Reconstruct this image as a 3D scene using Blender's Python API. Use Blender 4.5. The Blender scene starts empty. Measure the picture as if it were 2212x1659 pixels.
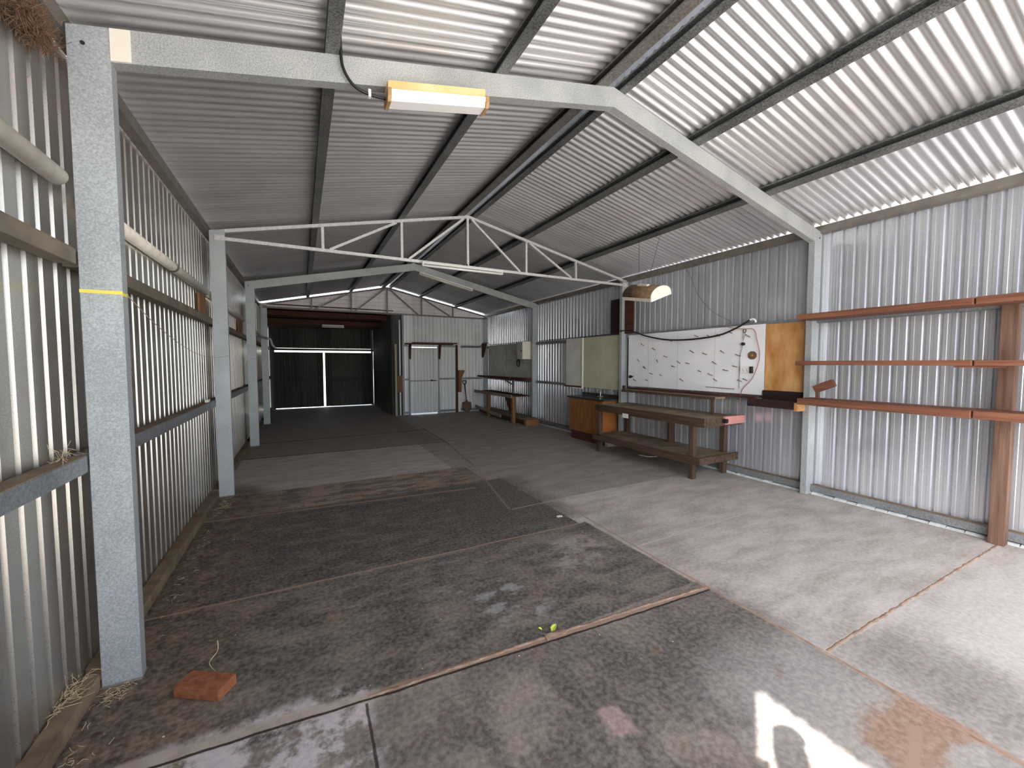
import bpy, bmesh, math, random
from mathutils import Vector, Matrix, noise as mnoise
random.seed(7)
S = bpy.context.scene
C = S.collection

# ---------------------------------------------------------------- camera
F_PX, PITCH, ROLL, YAW = 872.3019, 0.0520378, -0.0011193, 0.4803664
cam_d = bpy.data.cameras.new('camera'); cam = bpy.data.objects.new('camera', cam_d); C.objects.link(cam)
cam_d.sensor_fit = 'HORIZONTAL'; cam_d.sensor_width = 36.0; cam_d.lens = 36.0*F_PX/2212.0
cam_d.clip_start = 0.03; cam_d.clip_end = 500
fw = Vector((math.sin(YAW)*math.cos(PITCH), math.cos(YAW)*math.cos(PITCH), -math.sin(PITCH)))
rt = Vector((math.cos(YAW), -math.sin(YAW), 0)); up = rt.cross(fw)
r2 = rt*math.cos(ROLL)+up*math.sin(ROLL); u2 = -rt*math.sin(ROLL)+up*math.cos(ROLL)
M = Matrix((r2, u2, -fw)).transposed().to_4x4(); M.translation = Vector((0, 0, 1.6))
cam.matrix_world = M
S.camera = cam

# ---------------------------------------------------------------- light
SUN_EL = math.radians(41.4)
sun_dir = Vector((0.847*math.cos(SUN_EL), 0.532*math.cos(SUN_EL), -math.sin(SUN_EL)))   # the way the light travels
sd = bpy.data.lights.new('sun', 'SUN'); sun = bpy.data.objects.new('sun', sd); C.objects.link(sun)
sd.energy = 20.0; sd.angle = math.radians(0.6); sd.color = (1.0, 0.965, 0.92)
sun.rotation_euler = sun_dir.to_track_quat('-Z', 'Y').to_euler(); sun.location = (-8, -6, 9)
W = bpy.data.worlds.new('sky'); S.world = W; W.use_nodes = True
nt = W.node_tree; nt.nodes.clear()
sky = nt.nodes.new('ShaderNodeTexSky'); sky.sky_type = 'NISHITA'; sky.sun_disc = False
sky.sun_elevation = SUN_EL; sky.sun_rotation = math.atan2(-sun_dir.x, -sun_dir.y)
sky.dust_density = 1.5
bg = nt.nodes.new('ShaderNodeBackground'); bg.inputs[1].default_value = 0.60
hs = nt.nodes.new('ShaderNodeHueSaturation'); hs.inputs['Saturation'].default_value = 0.55
wo = nt.nodes.new('ShaderNodeOutputWorld')
nt.links.new(sky.outputs[0], hs.inputs['Color']); nt.links.new(hs.outputs[0], bg.inputs[0]); nt.links.new(bg.outputs[0], wo.inputs[0])
S.view_settings.view_transform = 'Standard'; S.view_settings.look = 'None'
S.view_settings.gamma = 1.0; S.view_settings.use_curve_mapping = False
S.view_settings.exposure = 0.62
S.cycles.max_bounces = 10; S.cycles.diffuse_bounces = 7; S.cycles.glossy_bounces = 5
S.cycles.sample_clamp_indirect = 12.0

# ---------------------------------------------------------------- key sizes
XL, XR = -0.76, 5.38            # inner faces of the columns
FY = [-3.77, -0.57, 2.628, 5.838, 9.157, 12.333]   # front faces of the frames
ET, RT, XM, SL = 3.172, 3.833, 2.31, 0.2151        # column top, rafter top at ridge
WL, WR = -1.0, 5.56             # wall sheet planes
REAR = 16.15
YFR = -1.72                     # front edge of the roof
def rz(x, off=0.0): return RT + off - SL*abs(x-XM)
SHEET = 0.082                   # roof sheet above the rafter top

# ---------------------------------------------------------------- materials
def mat(name, col, rough=0.6, metal=0.0, var=0.12, scale=8.0, bump=0.0, bscale=60, stretch=(1, 1, 1), col2=None, spec=0.5, detail=6, contrast=None):
    m = bpy.data.materials.new(name); m.use_nodes = True
    n = m.node_tree; b = n.nodes['Principled BSDF']; L = n.links.new
    b.inputs['Roughness'].default_value = rough; b.inputs['Metallic'].default_value = metal
    b.inputs['Specular IOR Level'].default_value = spec
    g = n.nodes.new('ShaderNodeNewGeometry'); mp = n.nodes.new('ShaderNodeMapping'); mp.inputs['Scale'].default_value = stretch
    L(g.outputs['Position'], mp.inputs[0])
    nz = n.nodes.new('ShaderNodeTexNoise'); nz.inputs['Scale'].default_value = scale; nz.inputs['Detail'].default_value = detail
    L(mp.outputs[0], nz.inputs['Vector'])
    cr = n.nodes.new('ShaderNodeValToRGB')
    lo, hi = contrast or (0.3, 0.7)
    cr.color_ramp.elements[0].position = lo; cr.color_ramp.elements[1].position = hi
    c2 = col2 or tuple(min(1, c*(1+var)) for c in col); c1 = tuple(c*(1-var) for c in col) if not col2 else col
    cr.color_ramp.elements[0].color = (*c1, 1); cr.color_ramp.elements[1].color = (*c2, 1)
    L(nz.outputs[0], cr.inputs[0]); L(cr.outputs[0], b.inputs['Base Color'])
    if bump:
        n2 = n.nodes.new('ShaderNodeTexNoise'); n2.inputs['Scale'].default_value = bscale; n2.inputs['Detail'].default_value = 4
        L(mp.outputs[0], n2.inputs['Vector'])
        bp = n.nodes.new('ShaderNodeBump'); bp.inputs['Strength'].default_value = bump; bp.inputs['Distance'].default_value = 0.01
        L(n2.outputs[0], bp.inputs['Height']); L(bp.outputs[0], b.inputs['Normal'])
    return m

def galv_mat(name, a, b_, scale=130, metal=0.35, rough=0.5, rust=None):
    """galvanised steel with fine crystalline spangle"""
    m = bpy.data.materials.new(name); m.use_nodes = True
    n = m.node_tree; p = n.nodes['Principled BSDF']; L = n.links.new
    g = n.nodes.new('ShaderNodeNewGeometry')
    v = n.nodes.new('ShaderNodeTexNoise'); v.inputs['Scale'].default_value = scale; v.inputs['Detail'].default_value = 3
    L(g.outputs['Position'], v.inputs['Vector'])
    w = n.nodes.new('ShaderNodeTexNoise'); w.inputs['Scale'].default_value = 3.0; w.inputs['Detail'].default_value = 5
    L(g.outputs['Position'], w.inputs['Vector'])
    mx = n.nodes.new('ShaderNodeMath'); mx.operation = 'MULTIPLY_ADD'; mx.inputs[1].default_value = 0.45
    L(w.outputs[0], mx.inputs[0]); L(v.outputs[0], mx.inputs[2])
    cr = n.nodes.new('ShaderNodeValToRGB'); cr.color_ramp.elements[0].position = 0.55; cr.color_ramp.elements[1].position = 0.92
    cr.color_ramp.elements[0].color = (*a, 1); cr.color_ramp.elements[1].color = (*b_, 1)
    L(mx.outputs[0], cr.inputs[0]); L(cr.outputs[0], p.inputs['Base Color'])
    p.inputs['Metallic'].default_value = metal; p.inputs['Roughness'].default_value = rough
    return m

def sheet_mat(name, a, b_, axis='y', metal=0.5, rough=0.42, stain=(0.30, 0.26, 0.22), period=0.76):
    """zinc sheet: tone that changes from sheet to sheet, streaks along the ribs, a few dull stains"""
    m = bpy.data.materials.new(name); m.use_nodes = True
    n = m.node_tree; p = n.nodes['Principled BSDF']; L = n.links.new
    g = n.nodes.new('ShaderNodeNewGeometry'); sx = n.nodes.new('ShaderNodeSeparateXYZ'); L(g.outputs['Position'], sx.inputs[0])
    d = n.nodes.new('ShaderNodeMath'); d.operation = 'DIVIDE'; d.inputs[1].default_value = period
    L(sx.outputs['XYZ'.index(axis.upper())], d.inputs[0])
    fl = n.nodes.new('ShaderNodeMath'); fl.operation = 'FLOOR'; L(d.outputs[0], fl.inputs[0])
    wn = n.nodes.new('ShaderNodeTexWhiteNoise'); wn.noise_dimensions = '1D'; L(fl.outputs[0], wn.inputs['W'])
    mp = n.nodes.new('ShaderNodeMapping'); mp.inputs['Scale'].default_value = (0.8, 14, 0.5) if axis == 'y' else (14, 0.8, 0.5)
    L(g.outputs['Position'], mp.inputs[0])
    nz = n.nodes.new('ShaderNodeTexNoise'); nz.inputs['Scale'].default_value = 1.5; nz.inputs['Detail'].default_value = 5; L(mp.outputs[0], nz.inputs['Vector'])
    ad = n.nodes.new('ShaderNodeMath'); ad.operation = 'MULTIPLY_ADD'; ad.inputs[1].default_value = 0.45
    L(wn.outputs[0], ad.inputs[0]); L(nz.outputs[0], ad.inputs[2])
    cr = n.nodes.new('ShaderNodeValToRGB'); cr.color_ramp.elements[0].position = 0.35; cr.color_ramp.elements[1].position = 1.0
    cr.color_ramp.elements[0].color = (*a, 1); cr.color_ramp.elements[1].color = (*b_, 1); L(ad.outputs[0], cr.inputs[0])
    s2 = n.nodes.new('ShaderNodeTexNoise'); s2.inputs['Scale'].default_value = 1.3; s2.inputs['Detail'].default_value = 7; L(g.outputs['Position'], s2.inputs['Vector'])
    sr = n.nodes.new('ShaderNodeValToRGB'); sr.color_ramp.elements[0].position = 0.58; sr.color_ramp.elements[1].position = 0.75
    sr.color_ramp.elements[1].color = (0.5, 0.5, 0.5, 1); L(s2.outputs[0], sr.inputs[0])
    mx = n.nodes.new('ShaderNodeMix'); mx.data_type = 'RGBA'; mx.inputs[7].default_value = (*stain, 1)
    L(sr.outputs[0], mx.inputs[0]); L(cr.outputs[0], mx.inputs[6]); L(mx.outputs[2], p.inputs['Base Color'])
    fn = n.nodes.new('ShaderNodeTexNoise'); fn.inputs['Scale'].default_value = 260; L(g.outputs['Position'], fn.inputs['Vector'])
    rr = n.nodes.new('ShaderNodeMapRange'); rr.inputs[3].default_value = rough-0.08; rr.inputs[4].default_value = rough+0.14
    L(fn.outputs[0], rr.inputs[0]); L(rr.outputs[0], p.inputs['Roughness'])
    p.inputs['Metallic'].default_value = metal
    return m

def wood_mat(name, a, b_, along='y', rough=0.75, ring=1.0):
    st = {'x': (0.6, 9, 9), 'y': (9, 0.6, 9), 'z': (9, 9, 0.6)}[along]
    return mat(name, a, rough, 0, scale=3.0*ring, stretch=st, col2=b_, bump=0.25, bscale=10, detail=8, spec=0.3)

M_COL = galv_mat('galvanised_column', (0.33, 0.355, 0.365), (0.53, 0.56, 0.57))
M_RAF = galv_mat('galvanised_rafter', (0.31, 0.325, 0.32), (0.56, 0.57, 0.55), 140)
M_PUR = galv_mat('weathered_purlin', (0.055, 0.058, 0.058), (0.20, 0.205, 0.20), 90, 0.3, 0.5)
M_GIRT = galv_mat('girt_steel', (0.17, 0.18, 0.19), (0.30, 0.315, 0.33), 100, 0.4, 0.5)
M_DUSTG = mat('dusty_girt', (0.13, 0.11, 0.085), 0.85, 0.1, col2=(0.22, 0.18, 0.13), scale=7)
M_PLATE = mat('dusty_bottom_rail', (0.13, 0.085, 0.05), 0.9, 0, col2=(0.23, 0.17, 0.11), scale=9, bump=0.3)
M_TRUSS = mat('truss_steel_white', (0.52, 0.52, 0.50), 0.5, 0.3, col2=(0.72, 0.71, 0.69), scale=30)
M_ROOF = sheet_mat('roof_sheet', (0.62, 0.62, 0.63), (0.84, 0.84, 0.85), 'y', 0.78, 0.30, (0.56, 0.54, 0.52))
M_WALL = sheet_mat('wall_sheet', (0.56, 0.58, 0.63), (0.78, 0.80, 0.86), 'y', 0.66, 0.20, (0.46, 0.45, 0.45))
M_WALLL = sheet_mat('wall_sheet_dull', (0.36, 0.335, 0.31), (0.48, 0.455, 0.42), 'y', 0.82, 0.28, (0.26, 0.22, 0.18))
M_WALLB = sheet_mat('partition_sheet', (0.60, 0.61, 0.62), (0.84, 0.85, 0.86), 'x', 0.15, 0.45, (0.5, 0.47, 0.44))
M_GABLE = sheet_mat('gable_sheet', (0.72, 0.67, 0.67), (0.88, 0.84, 0.84), 'x', 0.1, 0.5, (0.6, 0.5, 0.48))
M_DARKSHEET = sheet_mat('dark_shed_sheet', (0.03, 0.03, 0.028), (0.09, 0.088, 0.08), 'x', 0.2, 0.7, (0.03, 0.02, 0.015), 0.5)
M_RED = wood_mat('red_hardwood', (0.10, 0.036, 0.020), (0.215, 0.088, 0.050), 'y')
M_REDX = wood_mat('red_hardwood_cross', (0.085, 0.028, 0.018), (0.15, 0.055, 0.032), 'x')
M_REDZ = wood_mat('brown_timber_post', (0.095, 0.052, 0.036), (0.19, 0.112, 0.082), 'z', 0.85)
M_DKRED = wood_mat('dark_red_timber', (0.055, 0.018, 0.012), (0.11, 0.038, 0.024), 'y')
M_BENCH = wood_mat('dark_bench_timber', (0.045, 0.026, 0.018), (0.10, 0.062, 0.042), 'y')
M_BENCHZ = wood_mat('dark_bench_leg', (0.045, 0.026, 0.018), (0.10, 0.062, 0.042), 'z')
M_DUST = mat('dusty_board', (0.16, 0.115, 0.068), 0.95, 0, col2=(0.29, 0.22, 0.14), scale=5, bump=0.2, detail=9)
M_BLACKW = wood_mat('black_brown_board', (0.016, 0.009, 0.008), (0.035, 0.018, 0.015), 'y', 0.6)
M_PLY = mat('orange_plywood', (0.40, 0.175, 0.05), 0.55, 0, col2=(0.66, 0.38, 0.16), scale=4, detail=7, stretch=(1, 2, .8))
M_WHITEB = mat('white_pegboard', (0.76, 0.77, 0.80), 0.5, 0, col2=(0.88, 0.88, 0.91), scale=2.5, detail=8)
M_GREYB = mat('grey_wall_board', (0.44, 0.44, 0.43), 0.8, 0, col2=(0.60, 0.595, 0.58), scale=3, detail=9)
M_CREAMB = mat('cream_board', (0.60, 0.60, 0.56), 0.7, 0, col2=(0.75, 0.74, 0.69), scale=3, detail=9)
M_OLIVE = mat('olive_board', (0.46, 0.46, 0.32), 0.7, 0, col2=(0.57, 0.565, 0.42), scale=3, detail=9)
M_WHITE = mat('white_enamel', (0.78, 0.78, 0.74), 0.45, 0, var=0.04)
M_CREAM = mat('cream_enamel', (0.80, 0.75, 0.64), 0.45, 0, var=0.05)
M_YELLOWED = mat('yellowed_plastic', (0.72, 0.42, 0.16), 0.5, 0, col2=(0.84, 0.66, 0.36), scale=3, stretch=(1.5, 1, 1))
M_ENDCAP = mat('brown_end_cap', (0.40, 0.23, 0.10), 0.6, 0, var=0.2)
M_TUBE = mat('white_tube_glass', (0.90, 0.89, 0.86), 0.25, 0, var=0.02)
M_CABLE = mat('black_cable', (0.012, 0.011, 0.012), 0.45, 0)
M_BROWNWIRE = mat('brown_wire', (0.10, 0.045, 0.03), 0.6, 0)
M_REDCABLE = mat('faded_red_cable', (0.38, 0.12, 0.12), 0.5, 0)
M_LAM = wood_mat('orange_laminate', (0.16, 0.062, 0.02), (0.36, 0.155, 0.05), 'z', 0.45, 1.5)
M_LAMSIDE = mat('orange_side_panel', (0.32, 0.11, 0.03), 0.4, 0, col2=(0.42, 0.16, 0.045), scale=3)
M_COUNTER = mat('dark_counter', (0.025, 0.025, 0.024), 0.35, 0, col2=(0.05, 0.05, 0.047))
M_CHROME = mat('chrome', (0.75, 0.75, 0.75), 0.15, 1.0, var=0.02)
M_PINK = mat('pink_steel', (0.50, 0.20, 0.18), 0.6, 0, col2=(0.60, 0.27, 0.25), scale=6)
M_BLACK = mat('black_iron', (0.015, 0.014, 0.013), 0.6, 0.1)
M_RUST = mat('rusty_blade', (0.12, 0.07, 0.04), 0.8, 0.2, col2=(0.22, 0.14, 0.08), scale=20)
M_BRICK = mat('red_brick', (0.20, 0.060, 0.025), 0.9, 0, col2=(0.34, 0.12, 0.05), scale=30, bump=0.5, bscale=120)
M_PVC = mat('old_pipe_paint', (0.70, 0.64, 0.53), 0.5, 0, col2=(0.88, 0.83, 0.73), scale=12)
M_STRAW = mat('dry_straw', (0.42, 0.30, 0.17), 0.9, 0, col2=(0.68, 0.56, 0.36), scale=30)
M_NEST = mat('nest_fibre', (0.09, 0.05, 0.028), 0.95, 0, col2=(0.24, 0.14, 0.08), scale=30)
M_YSTRAP = mat('yellow_strap', (0.85, 0.72, 0.12), 0.5, 0, var=0.05)
M_STRING = mat('thin_string', (0.42, 0.36, 0.28), 0.8, 0)
M_LEAF = mat('yellow_green_leaf', (0.55, 0.62, 0.08), 0.6, 0, var=0.15)
M_GREYW = wood_mat('weathered_grey_board', (0.20, 0.18, 0.15), (0.36, 0.33, 0.28), 'y', 0.85)
M_PALEW = wood_mat('pale_stud', (0.36, 0.30, 0.25), (0.50, 0.43, 0.37), 'z', 0.8)
M_ORW = wood_mat('orange_brown_leg', (0.17, 0.08, 0.035), (0.29, 0.15, 0.07), 'z', 0.8)
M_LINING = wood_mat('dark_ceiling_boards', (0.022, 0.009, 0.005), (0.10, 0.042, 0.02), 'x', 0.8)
M_DIRT = mat('red_dirt', (0.22, 0.135, 0.09), 0.95, 0, col2=(0.38, 0.27, 0.20), scale=14, bump=0.6, bscale=60)
M_ZINC = mat('folded_flashing', (0.24, 0.22, 0.20), 0.5, 0.4, col2=(0.34, 0.31, 0.28), scale=6)

# ---- floor: concrete slabs, joints, stains of their own, some sun glow painted in
def floor_mat():
    m = bpy.data.materials.new('stained_concrete'); m.use_nodes = True
    n = m.node_tree; p = n.nodes['Principled BSDF']; L = n.links.new
    g = n.nodes.new('ShaderNodeNewGeometry')
    def noise(scale, detail=6, st=(1, 1, 1), rough=0.55, off=(0, 0, 0)):
        mp = n.nodes.new('ShaderNodeMapping'); mp.inputs['Scale'].default_value = st; mp.inputs['Location'].default_value = off
        L(g.outputs['Position'], mp.inputs[0])
        z = n.nodes.new('ShaderNodeTexNoise'); z.inputs['Scale'].default_value = scale; z.inputs['Detail'].default_value = detail
        z.inputs['Roughness'].default_value = rough; L(mp.outputs[0], z.inputs['Vector']); return z
    def math_(op, a, b=None, c=None, clamp=False):
        k = n.nodes.new('ShaderNodeMath'); k.operation = op; k.use_clamp = clamp
        for i, v in enumerate((a, b, c)):
            if v is None: continue
            if isinstance(v, (int, float)): k.inputs[i].default_value = v
            else: L(v, k.inputs[i])
        return k.outputs[0]
    def ramp(v, lo, hi):
        k = n.nodes.new('ShaderNodeMapRange'); k.interpolation_type = 'SMOOTHSTEP'
        k.inputs[1].default_value = lo; k.inputs[2].default_value = hi; L(v, k.inputs[0]); return k.outputs[0]
    def mix(f, a, b):
        k = n.nodes.new('ShaderNodeMix'); k.data_type = 'RGBA'
        for i, v in ((0, f), (6, a), (7, b)):
            if isinstance(v, (int, float)): k.inputs[i].default_value = v
            elif isinstance(v, tuple): k.inputs[i].default_value = (*v, 1)
            else: L(v, k.inputs[i])
        return k.outputs[2]
    sx = n.nodes.new('ShaderNodeSeparateXYZ'); L(g.outputs['Position'], sx.inputs[0]); X, Y = sx.outputs[0], sx.outputs[1]
    w1 = noise(1.1, 5); w2 = noise(7, 5)
    wv = n.nodes.new('ShaderNodeSeparateColor'); L(w1.outputs['Color'], wv.inputs[0])
    wf = n.nodes.new('ShaderNodeSeparateColor'); L(w2.outputs['Color'], wf.inputs[0])
    def warp(base, ch, big, small):
        a = math_('MULTIPLY_ADD', math_('SUBTRACT', wv.outputs[ch], 0.5), big, base)
        return math_('MULTIPLY_ADD', math_('SUBTRACT', wf.outputs[ch], 0.5), small, a)
    def rect(x0, x1, y0, y1, soft=0.06, big=0.25, small=0.12):
        xx, yy = warp(X, 0, big, small), warp(Y, 1, big, small)
        a = math_('MULTIPLY', ramp(xx, x0-soft, x0+soft), math_('SUBTRACT', 1.0, ramp(xx, x1-soft, x1+soft)))
        b = math_('MULTIPLY', ramp(yy, y0-soft, y0+soft), math_('SUBTRACT', 1.0, ramp(yy, y1-soft, y1+soft)))
        return math_('MULTIPLY', a, b)
    def hard(x0, x1, y0, y1): return rect(x0, x1, y0, y1, 0.012, 0.0, 0.03)
    # base concrete
    st = noise(2.2, 9, (1, 2.6, 1), 0.62)
    fine = noise(38, 5)
    col = mix(ramp(st.outputs[0], 0.32, 0.68), (0.41, 0.355, 0.315), (0.62, 0.565, 0.52))
    # each slab its own tone, plus front zones paled for light
    col = mix(math_('MULTIPLY', hard(-2, 2.52, -4, 1.93), 0.85), col, mix(ramp(noise(1.7, 11, (1, 1.5, 1), 0.68, (5, 5, 0)).outputs[0], .36, .64), (0.060, 0.046, 0.037), (0.27, 0.200, 0.155)))
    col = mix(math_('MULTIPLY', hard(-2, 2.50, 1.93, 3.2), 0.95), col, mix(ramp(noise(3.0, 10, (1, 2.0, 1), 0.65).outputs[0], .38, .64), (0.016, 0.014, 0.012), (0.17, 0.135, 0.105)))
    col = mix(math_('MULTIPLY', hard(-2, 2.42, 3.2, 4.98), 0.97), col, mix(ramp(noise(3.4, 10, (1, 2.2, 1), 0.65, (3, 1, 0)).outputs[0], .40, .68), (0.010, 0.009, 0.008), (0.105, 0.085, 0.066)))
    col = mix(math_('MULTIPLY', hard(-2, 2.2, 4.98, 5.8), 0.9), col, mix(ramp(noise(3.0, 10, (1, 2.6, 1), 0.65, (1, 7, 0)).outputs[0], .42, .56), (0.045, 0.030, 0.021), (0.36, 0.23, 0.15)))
    col = mix(math_('MULTIPLY', hard(2.0, 5.6, 3.92, 12.5), 0.5), col, mix(ramp(noise(2.2, 9, (1, 2.4, 1)).outputs[0], .35, .7), (0.095, 0.078, 0.062), (0.24, 0.205, 0.175)))
    col = mix(math_('MULTIPLY', hard(-2, 2.5, 7.9, 16.5), 0.7), col, (0.17, 0.13, 0.10))
    col = mix(math_('MULTIPLY', hard(-2, 6, -4, 0.3), 0.9), col, (0.42, 0.38, 0.34))  # unseen front floor paled so it bounces more light inside
    col = mix(math_('MULTIPLY', rect(3.0, 6, -4, 0.95, 0.3, 0.5, 0.3), 0.7), col, (0.62, 0.585, 0.55))  # sun glow on the near right floor, painted as paler concrete
    col = mix(math_('MULTIPLY', math_('MULTIPLY', rect(0.4, 2.45, 0.9, 1.80, 0.2, 0.6, 0.3), ramp(noise(2.4, 10, (2.2, 0.8, 1), 0.66, (2, 9, 0)).outputs[0], .42, .58)), 0.75), col, (0.045, 0.042, 0.038))
    # soft dark oil zones, then a pale zone for the sun patch
    col = mix(math_('MULTIPLY', rect(1.5, 2.6, 3.5, 5.0, 0.25, 0.7, 0.3), 0.75), col, (0.045, 0.040, 0.035))
    col = mix(math_('MULTIPLY', rect(2.5, 3.0, 2.0, 3.3, 0.2, 0.5, 0.3), 0.3), col, (0.10, 0.088, 0.075))
    col = mix(math_('MULTIPLY', rect(2.5, 3.2, 0.2, 1.05, 0.2, 0.5, 0.3), 0.55), col, (0.085, 0.08, 0.07))
    col = mix(math_('MULTIPLY', rect(1.3, 2.6, 1.15, 1.85, 0.2, 0.5, 0.4), 0.55), col, (0.07, 0.062, 0.055))
    col = mix(math_('MULTIPLY', rect(1.7, 2.55, 0.3, 1.3, 0.2, 0.5, 0.3), 0.62), col, (0.46, 0.44, 0.42))  # pale concrete, lightened further to whiten the sun patch
    # brown earth along the left wall and front left
    col = mix(math_('MULTIPLY', rect(-2, -0.42, -1, 6.2, 0.22, 0.6, 0.35), 0.85), col, mix(ramp(noise(9, 8).outputs[0], .38, .66), (0.030, 0.017, 0.009), (0.20, 0.11, 0.055)))
    # pale powdery salt crust near the front left joint
    pw = noise(5.5, 10, (1, 1, 1), 0.7, (9, 2, 0))
    col = mix(math_('MULTIPLY', rect(-0.62, 0.24, 1.45, 2.06, 0.05, 0.22, 0.14), math_('MULTIPLY', ramp(pw.outputs[0], 0.42, 0.55), 0.85)), col, (0.74, 0.66, 0.69))
    pw2 = noise(4.2, 9, (1, 1.6, 1), 0.6, (4, 8, 0))
    col = mix(math_('MULTIPLY', rect(0.75, 1.45, 2.15, 2.75, 0.12, 0.3, 0.2), ramp(pw2.outputs[0], 0.50, 0.62)), col, (0.30, 0.29, 0.28))
    col = mix(math_('MULTIPLY', rect(1.75, 2.3, 2.5, 3.0, 0.10, 0.3, 0.2), ramp(pw2.outputs[0], 0.40, 0.60)), col, (0.34, 0.29, 0.27))
    # earth-coloured patches with a shape of their own
    pe = noise(2.6, 9, (1, 1, 1), 0.62, (20, 3, 0))
    col = mix(math_('MULTIPLY', ramp(pe.outputs[0], 0.60, 0.66), math_('MULTIPLY', rect(-2, 2.5, -4, 5.8, 0.1), 0.55)), col, (0.235, 0.125, 0.075))
    col = mix(math_('MULTIPLY', rect(1.16, 1.27, 1.24, 1.40, 0.015, 0.0, 0.10), 0.8), col, (0.46, 0.31, 0.27))
    col = mix(math_('MULTIPLY', rect(2.08, 2.55, 0.56, 0.80, 0.03, 0.1, 0.18), 0.9), col, (0.33, 0.175, 0.10))
    # chips and dust specks
    sp = n.nodes.new('ShaderNodeTexVoronoi'); sp.inputs['Scale'].default_value = 16; L(g.outputs['Position'], sp.inputs['Vector'])
    spm = math_('MULTIPLY', math_('LESS_THAN', sp.outputs['Distance'], 0.045), ramp(noise(1.7, 3).outputs[0], 0.52, 0.62))
    col = mix(math_('MULTIPLY', spm, 0.7), col, (0.42, 0.34, 0.27))
    col = mix(0.30, col, mix(ramp(fine.outputs[0], 0.3, 0.7), (0.05, 0.045, 0.04), (0.42, 0.38, 0.34)))
    # joints: a line with a crumbly rim
    joints = []
    def seg(x0, y0, x1, y1, w, wob=0.03):
        dx, dy = x1-x0, y1-y0; Ln = math.hypot(dx, dy); ux, uy = dx/Ln, dy/Ln
        xx, yy = warp(X, 0, wob, wob*0.8), warp(Y, 1, wob, wob*0.8)
        ax, ay = math_('SUBTRACT', xx, x0), math_('SUBTRACT', yy, y0)
        t = math_('ADD', math_('MULTIPLY', ax, ux), math_('MULTIPLY', ay, uy))
        d = math_('ABSOLUTE', math_('ADD', math_('MULTIPLY', ax, -uy), math_('MULTIPLY', ay, ux)))
        inside = math_('MULTIPLY', math_('GREATER_THAN', t, 0.0), math_('LESS_THAN', t, Ln))
        return math_('MULTIPLY', inside, math_('SUBTRACT', 1.0, ramp(d, w*0.45, w))), d, inside
    def add(col, s, rim, core, f=0.85, cw=0.35):
        m_, d, ins = s
        col = mix(math_('MULTIPLY', m_, f), col, rim)
        return col
    RIM, PALE, DARK = (0.34, 0.22, 0.16), (0.52, 0.44, 0.39), (0.02, 0.012, 0.008)
    for (a, w, rim, f) in [((2.50, -4.0, 2.535, 2.2, ), .016, RIM, .9), ((2.535, 2.2, 2.60, 3.92), .016, RIM, .85),
            ((2.535, 1.11, 5.6, 1.10), .018, PALE, .8), ((2.56, 2.55, 5.6, 2.63), .014, PALE, .75), ((2.0, 3.86, 5.6, 3.95), .012, PALE, .6),
            ((-1, 3.22, 2.44, 3.20), .014, RIM, .9), ((-1, 4.98, 1.95, 4.75), .03, RIM, .75), ((-1, 5.80, 2.35, 5.80), .02, RIM, .5), ((2.35, 5.82, 5.6, 5.65), .014, PALE, .35),
            ((1.98, 3.86, 2.35, 5.8), .02, RIM, .5), ((2.35, 5.8, 2.55, 7.7), .02, DARK, .35), ((-1, 7.95, 2.55, 7.85), .03, DARK, .85), ((-1, 9.35, 2.65, 9.52), .035, DARK, .85), ((2.6, 9.9, 2.55, 7.6), .03, DARK, .6),
            ((0.23, 1.93, 0.225, 1.0), .009, DARK, .85), ((2.04, 0.60, 2.36, 0.68), .03, RIM, .9), ((1.9, 0.5, 2.12, 0.62), .03, RIM, .9)]:
        col = add(col, seg(*a, w), rim, DARK, f)
    # wide front joint with its crust and dark crack
    col = add(col, seg(-1, 2.06, 0.3, 1.97, 0.05, 0.06), (0.42, 0.34, 0.28), DARK, .8)
    col = add(col, seg(0.3, 1.97, 2.53, 1.84, 0.03, 0.03), RIM, DARK, .95)
    col = add(col, seg(-1, 2.03, 2.53, 1.81, 0.010, 0.03), DARK, DARK, .95)
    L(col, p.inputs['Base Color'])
    rg = n.nodes.new('ShaderNodeMapRange'); rg.inputs[3].default_value = 0.55; rg.inputs[4].default_value = 0.85; L(st.outputs[0], rg.inputs[0]); L(rg.outputs[0], p.inputs['Roughness'])
    p.inputs['Specular IOR Level'].default_value = 0.35
    bp = n.nodes.new('ShaderNodeBump'); bp.inputs['Strength'].default_value = 0.35; bp.inputs['Distance'].default_value = 0.006
    L(math_('MULTIPLY_ADD', fine.outputs[0], 0.5, noise(9, 8).outputs[0]), bp.inputs['Height']); L(bp.outputs[0], p.inputs['Normal'])
    return m
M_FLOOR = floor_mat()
M_GROUND = mat('sunlit_dry_ground', (0.48, 0.46, 0.43), 0.95, 0, col2=(0.60, 0.585, 0.56), scale=0.8)

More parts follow.
